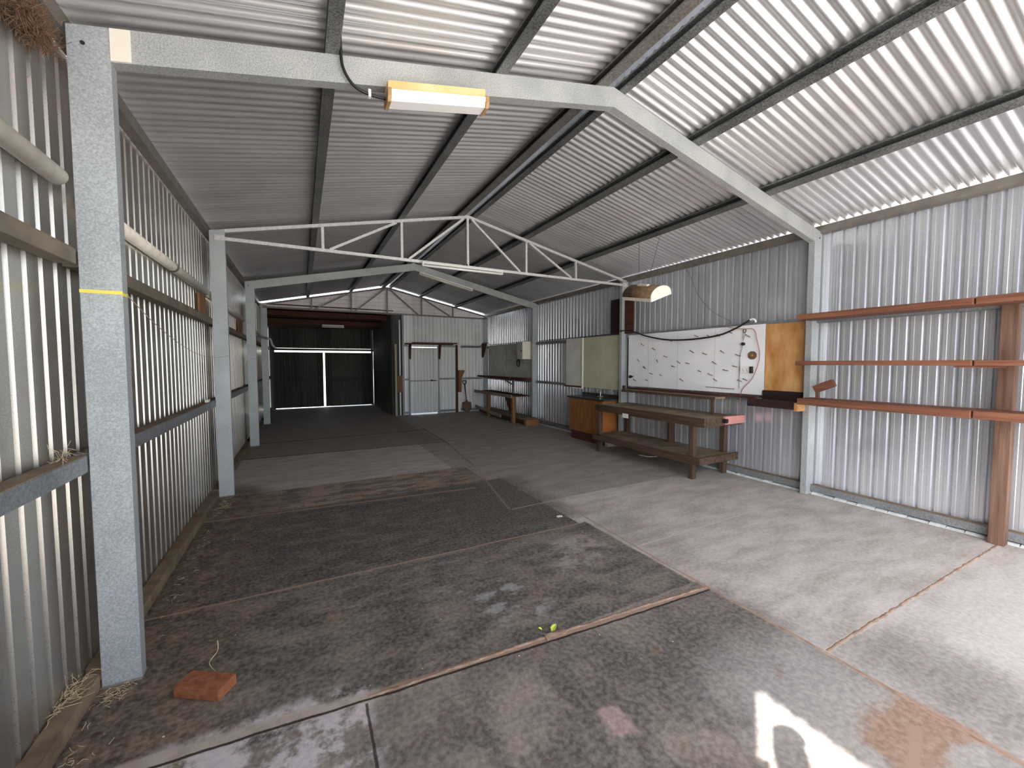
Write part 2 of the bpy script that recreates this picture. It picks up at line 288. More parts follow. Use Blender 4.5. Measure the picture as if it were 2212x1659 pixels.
# ---------------------------------------------------------------- mesh helpers
class MB:
    def __init__(s): s.v = []; s.f = []
    def raw(s, vs, fs):
        k = len(s.v); s.v += [Vector(v) for v in vs]; s.f += [tuple(i+k for i in f) for f in fs]; return s
    def box(s, x0, x1, y0, y1, z0, z1, mtx=None):
        vs = [Vector((x, y, z)) for z in (z0, z1) for y in (y0, y1) for x in (x0, x1)]
        if mtx: vs = [mtx @ v for v in vs]
        return s.raw(vs, [(0, 2, 3, 1), (4, 5, 7, 6), (0, 1, 5, 4), (2, 6, 7, 3), (0, 4, 6, 2), (1, 3, 7, 5)])
    def prism(s, prof, fn, ts):
        """profile of 2d points swept through frames fn(t, a, b) for t in ts (closed profile, capped)"""
        n = len(prof); vs = [fn(t, a, b) for t in ts for a, b in prof]; fs = []
        for k in range(len(ts)-1):
            for i in range(n):
                j = (i+1) % n; fs.append((k*n+i, k*n+j, (k+1)*n+j, (k+1)*n+i))
        fs.append(tuple(range(n-1, -1, -1))); fs.append(tuple((len(ts)-1)*n+i for i in range(n)))
        return s.raw(vs, fs)
    def strip(s, prof, fn, ts):
        """open sheet"""
        n = len(prof); vs = [fn(t, a, b) for t in ts for a, b in prof]; fs = []
        for k in range(len(ts)-1):
            for i in range(n-1): fs.append((k*n+i, k*n+i+1, (k+1)*n+i+1, (k+1)*n+i))
        return s.raw(vs, fs)
    def bar(s, p0, p1, w, h, up=(0, 0, 1)):
        p0, p1 = Vector(p0), Vector(p1); d = (p1-p0).normalized(); u = Vector(up)
        r = d.cross(u).normalized(); u = r.cross(d)
        pr = [(-w/2, -h/2), (w/2, -h/2), (w/2, h/2), (-w/2, h/2)]
        return s.prism(pr, lambda t, a, b: t+r*a+u*b, [p0, p1])
    def tube(s, pts, r, seg=8, radii=None):
        pts = [Vector(q) for q in pts]; n = len(pts); prev = None; rings = []
        for i, q in enumerate(pts):
            d = (pts[min(i+1, n-1)]-pts[max(i-1, 0)]).normalized()
            if prev is None:
                a = Vector((0, 0, 1)) if abs(d.z) < 0.9 else Vector((1, 0, 0)); x = d.cross(a).normalized()
            else: x = (prev-d*prev.dot(d)).normalized()
            prev = x; y = d.cross(x); rr = radii[i] if radii else r
            rings.append([q+(x*math.cos(t)+y*math.sin(t))*rr for t in [2*math.pi*k/seg for k in range(seg)]])
        vs = [v for g in rings for v in g]; fs = []
        for k in range(n-1):
            for i in range(seg):
                j = (i+1) % seg; fs.append((k*seg+i, k*seg+j, (k+1)*seg+j, (k+1)*seg+i))
        fs.append(tuple(range(seg-1, -1, -1))); fs.append(tuple((n-1)*seg+i for i in range(seg)))
        return s.raw(vs, fs)
def smooth_pts(pts, n=6):
    pts = [Vector(q) for q in pts]; out = []
    P = [pts[0]]+pts+[pts[-1]]
    for i in range(1, len(P)-2):
        for k in range(n):
            t = k/n; a, b, c, d = P[i-1], P[i], P[i+1], P[i+2]
            out.append(0.5*((2*b)+(c-a)*t+(2*a-5*b+4*c-d)*t*t+(3*b-a-3*c+d)*t**3))
    out.append(pts[-1]); return out

def root_loc(o):
    v = Vector((0, 0, 0))
    while o: v += o.location; o = o.parent
    return v
def obj(name, mb, m, parent=None, bevel=0.0, smooth=False, loc=None):
    """one mesh object; vertices are given in world space"""
    off = root_loc(parent) if parent else (Vector(loc) if loc else Vector((0, 0, 0)))
    me = bpy.data.meshes.new(name); me.from_pydata([tuple(v-off) for v in mb.v], [], mb.f)
    bm = bmesh.new(); bm.from_mesh(me); bmesh.ops.recalc_face_normals(bm, faces=bm.faces); bm.to_mesh(me); bm.free()
    me.materials.append(m)
    if smooth:
        for q in me.polygons: q.use_smooth = True
    o = bpy.data.objects.new(name, me); C.objects.link(o)
    if parent: o.parent = parent
    elif loc: o.location = loc
    if bevel:
        b = o.modifiers.new('bevel', 'BEVEL'); b.width = bevel; b.segments = 2; b.limit_method = 'ANGLE'
    return o
def tag(o, label, cat, group=None, kind=None):
    if label: o['label'] = label
    if cat: o['category'] = cat
    if group: o['group'] = group
    if kind: o['kind'] = kind
    return o
def thing(name, label, cat, loc, group=None):
    o = bpy.data.objects.new(name, None); o.empty_display_size = 0.1; C.objects.link(o); o.location = loc
    return tag(o, label, cat, group)
def struct(name, mb, m, parent=None, smooth=False):
    o = obj(name, mb, m, parent, smooth=smooth)
    if parent is None: o['kind'] = 'structure'
    return o

# ---------------------------------------------------------------- shell: sheets
def rib_profile(a0, a1, pitch=0.12, depth=0.027, flat=0.084, slope=0.011, phase=0.0, swage=0.0):
    """(along, outward) points of a ribbed wall sheet"""
    pts = []; k = math.floor((a0-phase)/pitch)
    while True:
        b = phase+k*pitch
        for d, o in [(0, 0), (flat*0.30, 0), (flat*0.36, swage), (flat*0.64, swage), (flat*0.70, 0), (flat, 0), (flat+slope, depth), (pitch-slope, depth)]:
            x = b+d
            if a0 < x < a1: pts.append((x, o))
            elif x <= a0: first = o
        k += 1
        if b > a1: break
    return [(a0, pts[0][1])]+pts+[(a1, pts[-1][1])]
def warped(a, z, amp=0.004):
    return amp*mnoise.noise(Vector((a*0.7, z*0.5, 3.1)))
def wall_sheet(name, axis, c, a0, a1, z0, z1, out, m, phase, ztop=None, **kw):
    prof = rib_profile(a0, a1, phase=phase, **kw); mb = MB(); nz = 14
    def fn(t, a, o):
        top = ztop(a) if ztop else z1
        z = z0+(top-z0)*t; oo = c+out*(o+warped(a, z))
        return Vector((oo, a, z)) if axis == 'y' else Vector((a, oo, z))
    mb.strip(prof, fn, [i/nz for i in range(nz+1)])
    return mb
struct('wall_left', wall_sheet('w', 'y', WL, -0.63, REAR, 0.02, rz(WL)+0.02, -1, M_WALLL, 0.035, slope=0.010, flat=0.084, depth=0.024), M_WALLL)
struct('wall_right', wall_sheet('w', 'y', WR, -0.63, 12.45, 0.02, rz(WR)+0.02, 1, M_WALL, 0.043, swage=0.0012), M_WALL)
XOP = 2.73
PY = 12.50
wbk = MB()
for xa_, xb_, za_ in ((XOP-0.02, 2.965, 0.0), (2.965, 3.83, 2.095), (3.83, 5.56, 0.0)):
    mid_ = za_ > 1
    q_ = wall_sheet('w', 'x', PY+(0.018 if mid_ else 0), xa_-(0.05 if mid_ else 0), xb_+(0.05 if mid_ else 0), za_, 3.1, 1, None, 0.0, flat=0.068, depth=0.024, slope=0.010); wbk.raw(q_.v, q_.f)
struct('wall_back', wbk, M_WALLB)
# gable above the partition: horizontal ribs, ends below the roof so that daylight shows along the slope
def gable():
    mb = MB(); z = 3.07; rows = []; pts = []
    while z < 3.80:
        for dz, o in [(0, 0), (0.075, 0), (0.083, 0.014), (0.098, 0.014), (0.106, 0)]: pts.append((z+dz, o))
        z += 0.12
    for (z0, o0), (z1, o1) in zip(pts[:-1], pts[1:]):
        def xr(z): return max(0.0, (RT+0.03-z)/SL)
        if z0 >= RT: break
        h0, h1 = min(3.28, xr(z0)), min(3.28, xr(z1))
        mb.raw([(XM-h0, PY+0.02+o0, z0), (XM+h0, PY+0.02+o0, z0), (XM+h1, PY+0.02+o1, z1), (XM-h1, PY+0.02+o1, z1)], [(0, 1, 2, 3)])
    return mb
struct('trim_1', gable(), M_GABLE)

def roof_sheet(side):
    mb = MB(); y0, y1 = YFR, 12.62; pitch = 0.08; n = int((y1-y0)/pitch*8)
    prof = [(y0+i*pitch/8, 0.0118*(1+math.cos(2*math.pi*(i/8)))) for i in range(n+1)]
    if side < 0: xs = [-1.13, -0.5, 0.2, 0.9, 1.6, 2.258]
    else: xs = [2.385, 3.0, 3.7, 4.4, 5.1, 5.73]
    mb.strip(prof, lambda x, a, o: Vector((x, a, rz(x, SHEET)+o+0.003*mnoise.noise(Vector((x*0.8, a*0.5, 0))))), xs)
    return mb
cl = MB(); a = roof_sheet(-1); b = roof_sheet(1); cl.raw(a.v, a.f); cl.raw(b.v, b.f)
ceil = struct('ceiling', cl, M_ROOF, smooth=True)
cap = MB(); cap.strip([(-0.19, 0.036), (-0.08, 0.062), (0, 0.075), (0.10, 0.05), (0.26, 0.022)], lambda t, a, b: Vector((XM+a, t, RT+SHEET-0.022+b-0.0)), [YFR, 4, 12.6])
struct('trim_2', cap, M_ROOF)

# floor slab and the ground outside
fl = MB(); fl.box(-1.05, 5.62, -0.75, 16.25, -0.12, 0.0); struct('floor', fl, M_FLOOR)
gr = MB(); gr.raw([(-120, -120, -0.10), (120, -120, -0.10), (120, 120, -0.10), (-120, 120, -0.10)], [(0, 1, 2, 3)])
tag(obj('ground', gr, M_GROUND), None, None, kind='structure')

# ---- rear lean-to
RX0, RX1 = -1.0, 2.44
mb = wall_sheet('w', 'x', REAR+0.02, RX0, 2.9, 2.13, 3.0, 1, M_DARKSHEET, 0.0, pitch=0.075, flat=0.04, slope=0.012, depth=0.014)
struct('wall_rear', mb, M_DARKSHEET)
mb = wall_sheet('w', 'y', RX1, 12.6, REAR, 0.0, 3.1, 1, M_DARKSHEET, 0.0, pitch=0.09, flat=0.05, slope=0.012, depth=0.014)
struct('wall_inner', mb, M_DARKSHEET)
def zc(y): return 3.16-(y-12.5)*(3.16-2.86)/(REAR-12.5)
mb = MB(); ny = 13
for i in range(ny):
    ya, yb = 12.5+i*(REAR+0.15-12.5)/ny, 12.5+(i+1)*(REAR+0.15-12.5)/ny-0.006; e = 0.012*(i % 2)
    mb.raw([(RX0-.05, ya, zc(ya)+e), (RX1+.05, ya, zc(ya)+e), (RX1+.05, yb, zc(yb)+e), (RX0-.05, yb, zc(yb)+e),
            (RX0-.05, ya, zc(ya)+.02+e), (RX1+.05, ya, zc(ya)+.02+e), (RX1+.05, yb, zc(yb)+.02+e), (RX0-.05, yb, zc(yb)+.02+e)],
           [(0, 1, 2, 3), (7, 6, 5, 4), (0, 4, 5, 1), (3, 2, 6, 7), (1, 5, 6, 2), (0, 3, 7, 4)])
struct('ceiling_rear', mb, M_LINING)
for x0, x1 in ((RX0, -0.815), (2.365, RX1)):
    mb = MB(); mb.box(x0, x1, REAR+0.025, REAR+0.05, 0, 2.9); struct('trim_4', mb, M_DARKSHEET)
mb = MB(); mb.box(RX1-0.01, 2.70, 12.56, 12.585, 0.0, 3.10); mb.box(2.67, 2.72, 12.50, 12.52, 0.0, 3.10); struct('trim_5', mb, M_DARKSHEET)
for i, (x0, x1) in enumerate([(-0.83, 0.700), (0.765, 2.38)]):
    d = thing('door_%d' % (i+2), None, None, (x0, REAR, 0)); d['kind'] = 'structure'
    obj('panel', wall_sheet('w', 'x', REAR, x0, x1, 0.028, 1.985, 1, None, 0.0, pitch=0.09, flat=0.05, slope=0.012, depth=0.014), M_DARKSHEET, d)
    fr = MB(); fr.box(x0, x1, REAR-0.05, REAR-0.01, 0.97, 1.02)
    for xx in (x0, x1-0.04): fr.box(xx, xx+0.04, REAR-0.05, REAR-0.01, 0.05, 1.98)
    obj('door_frame', fr, M_BLACK, d)
mb = MB(); mb.box(-0.95, 2.44, REAR-0.07, REAR-0.02, 2.045, 2.12); struct('trim_3', mb, M_BLACK)
for yy, zz in ((13.2, 0), (14.455, 0)):
    mb = MB(); mb.box(-0.98, 2.42, yy, yy+0.09, zc(yy+.09)-0.145, zc(yy+.09)-0.005)
    tag(obj('ceiling_joist', mb, M_DKRED, bevel=0.004), 'dark timber joist under the rear room ceiling, %s of the two' % ('nearer' if yy < 14 else 'farther'), 'beam', 'rear ceiling joists')

# ---------------------------------------------------------------- steel frame
def cprof(w, h, t=0.004, lip=0.014):
    """C section: web along a (0..w) at b=0, flanges out to b=h, lips"""
    return [(0, 0), (w, 0), (w, h), (w-lip, h), (w-lip, h-t), (w-t, h-t), (w-t, t), (t, t), (t, h-t), (lip, h-t), (lip, h), (0, h)]
order = {1: 'front-most', 2: 'nearest', 3: 'second', 4: 'third', 5: 'farthest'}
def column(side, k, label):
    y = FY[k]; x0 = XL-0.15 if side < 0 else XR
    o = thing('steel_column', label, 'column', (x0+0.075, y+0.03, 0), 'galvanised columns')
    def top(x, y_): return ET+ (SL*(0.15-(XL-x)) - SL*0.15 if side < 0 else -SL*(x-XR))
    mb = MB(); pr = cprof(0.15, 0.065)
    vs0 = [Vector((x0+a, y+b, 0)) for a, b in pr]; vs1 = [Vector((x0+a, y+b, top(x0+a, 0))) for a, b in pr]
    n = len(pr); mb.raw(vs0+vs1, [(i, (i+1) % n, n+(i+1) % n, n+i) for i in range(n)]+[tuple(range(n-1, -1, -1)), tuple(range(n, 2*n))])
    obj('post', mb, M_COL, o)
    bp = MB(); bp.box(x0-0.004, x0+0.154, y-0.012, y+0.075, 0.0, 0.006); obj('base_plate', bp, M_ZINC, o)
    xb = x0+0.055 if side < 0 else x0+0.10
    hole = MB(); hole.tube([(xb, y-0.004, ET-0.10), (xb, y+0.002, ET-0.10)], 0.009, 10); obj('bolt', hole, M_BLACK, o)
    return o
names = {(-1, 1): 'steel column behind the camera on the left', (-1, 2): 'large galvanised steel column at the left, nearest, with yellow strap around it',
         (-1, 3): 'second galvanised column on the left wall, carrying the white lattice truss', (-1, 4): 'third galvanised column on the left wall, under the slim solid rafter',
         (-1, 5): 'farthest left column, at the edge of the dark rear opening',
         (1, 2): 'nearest right column, between the orange plywood and the open shelves', (1, 3): 'right column between the white board and the olive board',
         (1, 4): 'right column beside the grey meter box', (1, 5): 'farthest right column in the corner behind the low rear bench',
         (1, 1): 'front right column beyond the open shelves', (-1, 0): 'front bay left column', (1, 0): 'front bay right column'}
for k in (1, 2, 3, 4, 5):
    for s in (-1, 1): column(s, k, names[(s, k)])
def rafter(side, k, label):
    y = FY[k]; o = thing('rafter', label, 'rafter', (XM, y+0.03, RT), 'solid rafters')
    xe = XL if side < 0 else XR; pr = cprof(0.155, 0.065)
    def fn(x, a, b): return Vector((x, y+b, RT-SL*abs(x-XM)-a))
    mb = MB(); mb.prism(pr, fn, [xe, XM]); obj('beam', mb, M_RAF, o)
    sgn = -1 if side < 0 else 1
    pl = MB(); pl.prism([(0.004, -0.005), (0.151, -0.005), (0.151, 0.0), (0.004, 0.0)], fn, [xe, xe-sgn*0.075]); obj('end_plate', pl, M_CREAM if (side < 0 and k == 2) else M_RAF, o)
    return o
for k, nm in ((1, 'front'), (2, 'nearest'), (4, 'farther')):
    rafter(-1, k, '%s solid steel rafter, left slope from column to ridge%s' % (nm, ', with the yellowed light under it' if k == 2 else ''))
    rafter(1, k, '%s solid rafter, right slope down to the wall%s' % (nm, ', with the twin tube light along it' if k == 4 else ''))
# ridge plates on rafters
def truss(k, label, m):
    y = FY[k]; o = thing('lattice_truss', label, 'truss', (XM, y+0.02, 3.05), 'lattice trusses'); w = 0.04
    yb = y+0.02; zb = 3.062
    zt = lambda x: RT-0.02-SL*abs(x-XM)
    for s in (-1, 1):
        xe = XL if s < 0 else XR; mb = MB()
        mb.bar((xe, yb, zt(xe)), (XM, yb, zt(XM)), w, w); obj('top_chord', mb, m, o)
    mb = MB(); mb.bar((XL, yb, zb), (XR, yb, zb), w, w); obj('bottom_chord', mb, m, o)
    for x in (0.287, 1.30, 2.292, 3.315, 4.315):
        mb = MB(); mb.bar((x, yb, zb+0.02), (x, yb, zt(x)-0.02), w*0.85, w*0.85, (0, 1, 0)); obj('vertical', mb, m, o)
    for (xa, xb) in ((0.37, 1.23), (1.40, 2.23), (3.20, 2.36), (4.22, 3.38)):
        mb = MB(); mb.bar((xa, yb, zb+0.02), (xb, yb, zt(xb)-0.02), w*0.8, w*0.8, (0, 1, 0)); obj('diagonal', mb, m, o)
    for s in (-1, 1):
        xe = XL if s < 0 else XR; pl = MB(); pl.box(min(xe, xe+s*0.10), max(xe, xe+s*0.10), y-0.012, y-0.002, zb-0.03, zb+0.035); obj('gusset', pl, m, o)
    return o
t2 = truss(3, 'white lattice roof truss in the middle of the shed, over the bench', M_TRUSS)
truss(5, 'lattice truss in front of the pale gable at the far end', mat('truss_steel_grey', (0.16, 0.14, 0.13), 0.5, 0.3, col2=(0.26, 0.23, 0.22), scale=30))

def purlin(x, label, m=M_PUR, w=0.055, h=0.074):
    o = thing('roof_purlin', label, 'purlin', (x, 4.3, rz(x)), 'roof purlins'); sg = -SL if x > XM else SL
    pr = [(w, 0), (w, h), (0, h), (0, h-0.014), (0.004, h-0.014), (0.004, h-0.004), (w-0.004, h-0.004), (w-0.004, 0.004), (0.004, 0.004), (0.004, 0.014), (0, 0.014), (0, 0)]
    mb = MB(); mb.prism(pr, lambda t, a, b: Vector((x+a, t, rz(x+w/2)+sg*(a-w/2)+b+0.001)), [YFR+0.05, 12.6])
    obj('channel', mb, m, o); return o
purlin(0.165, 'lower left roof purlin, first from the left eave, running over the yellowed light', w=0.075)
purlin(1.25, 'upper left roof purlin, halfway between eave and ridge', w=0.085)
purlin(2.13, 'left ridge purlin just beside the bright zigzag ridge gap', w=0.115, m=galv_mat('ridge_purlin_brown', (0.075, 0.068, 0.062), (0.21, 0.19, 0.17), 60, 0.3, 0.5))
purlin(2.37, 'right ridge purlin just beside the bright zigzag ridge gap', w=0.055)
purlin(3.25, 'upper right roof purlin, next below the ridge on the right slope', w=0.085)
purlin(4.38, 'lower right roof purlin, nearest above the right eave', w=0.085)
M_EAVE = mat('eave_steel', (0.15, 0.135, 0.12), 0.5, 0.3, col2=(0.24, 0.215, 0.19), scale=9)
def eave(x0, x1, y0, y1, zo, label, m):
    o = thing('eave_beam', label, 'beam', ((x0+x1)/2, (y0+y1)/2, 3.1), 'eave beams')
    mb = MB(); s = 1 if x0 > XM else -1
    mb.prism([(x0, -0.085), (x1, -0.085), (x1, 0), (x0, 0)], lambda t, a, b: Vector((a, t, rz(a, SHEET-0.014)+b)), [y0, y1]); obj('channel', mb, m, o)
eave(-0.985, -0.925, YFR+0.05, 12.6, 0, 'long eave beam at the top of the left wall', M_EAVE)
eave(5.49, 5.545, YFR+0.05, 12.6, 0, 'long eave beam at the top of the right wall', M_EAVE)

# girts between the columns
def girt(side, y0, y1, z0, z1, label, m=M_GIRT, top=None):
    xi, xo = (XL-0.155, WL+0.006) if side < 0 else (XR+0.105, WR-0.006)
    if side > 0: xi = 5.475
    o = thing('wall_girt', label, 'rail', ((xi+xo)/2, (y0+y1)/2, z0), 'wall girts')
    a, b = min(xi, xo), max(xi, xo)
    mb = MB(); mb.box(a, b, y0, y1, z0, z1); obj('channel', mb, m, o, bevel=0.004)
    if top:
        mb = MB(); mb.box(a+0.003, b-0.003, y0+0.002, y1-0.002, z1, z1+0.004); obj('dust_layer', mb, top, o)
    return o
bays = [('nearest', -0.50, FY[2], 1), ('second', FY[2]+0.07, FY[3], 2), ('third', FY[3]+0.07, FY[4], 3), ('farthest', FY[4]+0.07, FY[5], 4), ('rear room', FY[5]+0.07, REAR-0.06, 5)]
for nm, y0, y1, i in bays:
    for (z0, z1, lv) in ((2.06, 2.13, 'upper'), (1.08, 1.16, 'middle'), (0.0, 0.075, 'bottom')):
        if i >= 1:
            girt(-1, y0+0.003, y1-0.003, z0, z1, '%s horizontal rail on the left wall, %s bay' % (lv, nm), M_PLATE if lv == 'bottom' else (M_DUSTG if lv == 'upper' else M_GIRT), M_PLATE if lv != 'upper' else M_DUSTG)
        if i < 5:
            zz = (2.075, 2.145) if lv == 'upper' else ((1.075, 1.13) if lv == 'middle' else (0.035, 0.112))
            girt(1, y0+0.003, y1-0.003, zz[0], zz[1], '%s horizontal rail on the right wall, %s bay' % (lv, nm), M_GIRT, M_PLATE if lv == 'bottom' else None)

rr = random.Random(4); mb = MB(); y = -0.5
while y < 12.2:
    L_ = 0.09+0.08*rr.random(); h = 0.016+0.014*rr.random()
    mb.raw([(5.475-0.012*rr.random(), y, 0), (5.475-0.012*rr.random(), y+L_, 0), (5.555, y+L_, 0), (5.555, y, 0), (5.50, y+0.004, h), (5.50, y+L_-0.004, h), (5.555, y+L_, h), (5.555, y, h)], [(0, 1, 5, 4), (1, 2, 6, 5), (2, 3, 7, 6), (3, 0, 4, 7), (4, 5, 6, 7)]); y += L_+0.002
M_DAYGAP = mat('painted_daylight_gap', (0.50, 0.52, 0.52), 0.9, 0, col2=(0.68, 0.70, 0.70), scale=20)  # pale lumps painted in for daylight under the right wall sheet
struct('painted_daylight_right', mb, M_DAYGAP)
# ---------------------------------------------------------------- partition: studs, rails, door
def stick(name, label, cat, x0, x1, y0, y1, z0, z1, m, group=None, bevel=0.003):
    mb = MB(); mb.box(x0, x1, y0, y1, z0, z1); o = obj(name, mb, m, None, bevel, loc=((x0+x1)/2, (y0+y1)/2, z0))
    return tag(o, label, cat, group)
PF = PY-0.012
stick('partition_post', 'grey steel post at the right edge of the dark rear opening', 'post', 2.715, 2.775, 12.40, PF, 0, 3.06, M_GIRT)
stick('timber_stud', 'pinkish timber stud standing just inside the dark rear opening', 'post', 2.49, 2.55, 12.38, 12.44, 0, 2.17, M_PALEW)
stick('door_stud', 'white painted strip beside the pinkish stud at the rear opening', 'board', 2.63, 2.67, 12.42, 12.46, 0, 2.90, M_WHITE)
stick('hinge_board', 'dark brown board fixed at waist height on the edge of the rear opening', 'board', 2.56, 2.71, 12.36, 12.385, 0.72, 1.22, M_ORW)
stick('door_jamb', 'dark steel jamb left of the metal personnel door', 'post', 2.91, 2.965, 12.44, PF, 0, 2.13, M_GIRT)
stick('door_jamb', 'dark steel jamb right of the metal personnel door', 'post', 3.83, 3.89, 12.44, PF, 0, 2.13, M_GIRT)
stick('timber_stud', 'dark red stud between the door and the shovel', 'post', 4.44, 4.50, 12.43, PF, 0, 2.18, M_DKRED)
stick('white_strip', 'narrow white strip beside the dark red stud', 'board', 4.515, 4.60, 12.46, PF, 0.02, 2.18, M_WHITE)
k = 0
for (xa, xb, nm) in ((2.78, 2.905, 'left of the door'), (3.895, 4.435, 'between door jamb and red stud'), (4.605, 5.375, 'behind the shovel')):
    for (za, zb, lv) in ((0.04, 0.105, 'low'), (1.07, 1.125, 'waist high'), (2.11, 2.165, 'high')):
        stick('partition_rail', '%s grey rail on the partition %s' % (lv, nm), 'rail', xa, xb, 12.45, PF, za, zb, M_GIRT, 'partition rails', 0.002)
d = thing('door_1', None, None, (3.4, 12.48, 0)); d['kind'] = 'structure'
obj('panel', wall_sheet('w', 'x', 12.47, 2.97, 3.825, 0.04, 2.078, 1, None, 0.01, flat=0.05, pitch=0.1, slope=0.014, depth=0.014), M_WALLB, d)
mb = MB(); mb.box(2.97, 3.825, 12.44, 12.465, 1.03, 1.065); obj('mid_rail', mb, M_GIRT, d)
mb = MB(); mb.tube([(3.60, 12.425, 1.05), (3.74, 12.425, 1.055)], 0.012); mb.box(3.60, 3.66, 12.425, 12.44, 1.03, 1.08); obj('latch', mb, M_BLACK, d)
# opening cut for the door: bright strips at sill and head come from the gap between door and frame
o = thing('high_shelf', 'dark red timber shelf on brackets above the metal door', 'shelf', (3.6, 12.36, 2.17))
mb = MB(); mb.box(2.80, 4.30, 12.26, 12.43, 2.17, 2.205); obj('board', mb, M_DKRED, o, bevel=0.003)
for x in (2.93, 3.86):
    mb = MB(); mb.prism([(12.44, 2.17), (12.27, 2.17), (12.41, 1.72), (12.44, 1.72)], lambda t, a, b: Vector((t, a, b)), [x, x+0.045]); obj('bracket', mb, M_DKRED, o)
mb = MB(); mb.box(3.0, 4.44, 12.28, 12.36, 2.206, 2.235); tag(obj('loose_plank', mb, M_REDX, bevel=0.003), 'loose reddish plank lying on the shelf above the door', 'plank')
mb = MB(); mb.box(4.0, 4.46, 12.365, 12.42, 2.206, 2.25); tag(obj('loose_plank', mb, M_PALEW, bevel=0.003), 'short pale plank at the right end of the shelf above the door', 'plank')
mb = MB(); mb.prism([(12.0, 2.24), (12.33, 2.24), (12.33, 1.78), (12.28, 1.78)], lambda t, a, b: Vector((t, a, b)), [5.30, 5.345]); tag(obj('shelf_bracket', mb, M_DKRED), 'dark timber bracket on the far right corner column', 'bracket')
# tool holder on the red stud
mb = MB(); mb.prism([(4.49, 1.37), (4.70, 1.37), (4.69, 1.32), (4.60, 1.12), (4.585, 0.66), (4.49, 0.66)], lambda t, a, b: Vector((a, t, b)), [12.33, 12.42])
tag(obj('timber_bracket', mb, M_ORW, bevel=0.004), 'tapered dark brown timber bracket on the stud above the shovel', 'bracket')
# shovel
o = thing('shovel', 'long handled shovel with D grip leaning against the partition', 'shovel', (4.66, 12.2, 0))
hy = lambda z: 12.22+0.18*z
mb = MB(); mb.tube([(4.74, hy(.25), 0.25), (4.725, hy(.6), 0.6), (4.71, hy(.93), 0.93)], 0.018, 8); obj('shaft', mb, M_BENCHZ, o, smooth=True)
mb = MB(); mb.tube(smooth_pts([(4.71, hy(.9), 0.90), (4.655, hy(.96), 0.95), (4.655, hy(1.03), 1.02), (4.71, hy(1.04), 1.03), (4.765, hy(1.03), 1.02), (4.765, hy(.96), 0.95), (4.71, hy(.9), 0.90)], 3), 0.014, 6); obj('grip', mb, M_BLACK, o, smooth=True)
mb = MB(); nn = 7; pr = []
vs = []; fs = []
for j, (z, w) in enumerate([(0.40, 0.03), (0.34, 0.05), (0.335, 0.15), (0.20, 0.155), (0.10, 0.13), (0.04, 0.08), (0.005, 0.02)]):
    for i in range(nn):
        t = -1+2*i/(nn-1); vs.append((4.74+w*t, hy(z)-0.03*(1-t*t)+0.0, z))
for j in range(6):
    for i in range(nn-1): fs.append((j*nn+i, j*nn+i+1, (j+1)*nn+i+1, (j+1)*nn+i))
mb.raw(vs, fs); b = obj('blade', mb, M_RUST, o, smooth=True); sm = b.modifiers.new('thick', 'SOLIDIFY'); sm.thickness = 0.004

# ---------------------------------------------------------------- lights
def batten(name, label, p0, p1, h, w, mb_mat, tube_mat, cap_mat, n_tubes=1, tube_r=0.016, group='fluorescent lights', diffuser=False, down=Vector((0, 0, -1))):
    p0, p1 = Vector(p0), Vector(p1); d = (p1-p0).normalized(); o = thing(name, label, 'light', (p0+p1)/2, group)
    mb = MB(); mb.bar(p0, p1, w, h); obj('batten', mb, mb_mat, o, bevel=0.004)
    s = Vector((0, 1, 0)) if abs(d.x) > abs(d.y) else Vector((1, 0, 0))
    for i in range(n_tubes):
        q = s*((i-(n_tubes-1)/2)*w*0.55)+down*(h/2+tube_r+0.006)
        mb = MB(); mb.tube([p0+d*0.02+q, p1-d*0.02+q], tube_r, 10); obj('tube', mb, tube_mat, o, smooth=True)
    for e, dd in ((p0, d), (p1, -d)):
        mb = MB(); c = e+down*(h/2+tube_r*0.9); mb.bar(c-dd*0.002, c+dd*0.02, w*0.9, 2*tube_r+0.012); obj('end_holder', mb, cap_mat, o, bevel=0.003)
    return o
# near light under the first rafter: yellowed batten, ribbed white diffuser, brown end caps
o = thing('fluorescent_light', 'short yellowed batten light hanging under the nearest left rafter', 'light', (0.82, 2.61, 3.25), 'fluorescent lights')
def along(x, dz): return rz(x)-0.157+dz
def sweep(prof, x0, x1, y0=2.60): return MB().prism(prof, lambda t, a, b: Vector((t, y0+a, along(t, b))), [x0, x1])
obj('batten', sweep([(-0.045, 0), (0.055, 0), (0.055, -0.055), (-0.045, -0.055)], 0.50, 1.135), M_YELLOWED, o, bevel=0.003)
def darc(r, n=5): return [(-r*math.cos(math.pi*i/n), -r*0.9*math.sin(math.pi*i/n)-0.057) for i in range(n+1)]
obj('diffuser', sweep([(-0.055, -0.056), (-0.058, -0.085), (-0.048, -0.088), (-0.043, -0.12), (0.043, -0.12), (0.052, -0.088), (0.062, -0.085), (0.062, -0.056)], 0.515, 1.135), M_TUBE, o)
for xa, xb in ((0.495, 0.518), (1.132, 1.155)):
    obj('end_cap', sweep([(-0.062, -0.05), (-0.066, -0.10), (-0.05, -0.128), (0.05, -0.128), (0.068, -0.10), (0.068, -0.05)], xa, xb), M_ENDCAP, o, bevel=0.003)
tag(obj('light_cable', MB().tube(smooth_pts([(0.245, 2.605, 3.48), (0.246, 2.60, 3.414), (0.256, 2.60, 3.308), (0.31, 2.60, 3.225), (0.395, 2.60, 3.198), (0.50, 2.60, 3.200)]), 0.009, 8), M_CABLE, smooth=True), 'black cable looping down the nearest left rafter to the yellowed light', 'cable')
mb = MB(); mb.box(0.392, 0.408, 2.585, 2.612, 3.178, 3.222); tag(obj('cable_clip', mb, M_WHITE, bevel=0.002), 'small white clip on the black cable left of the yellowed light', 'clip')
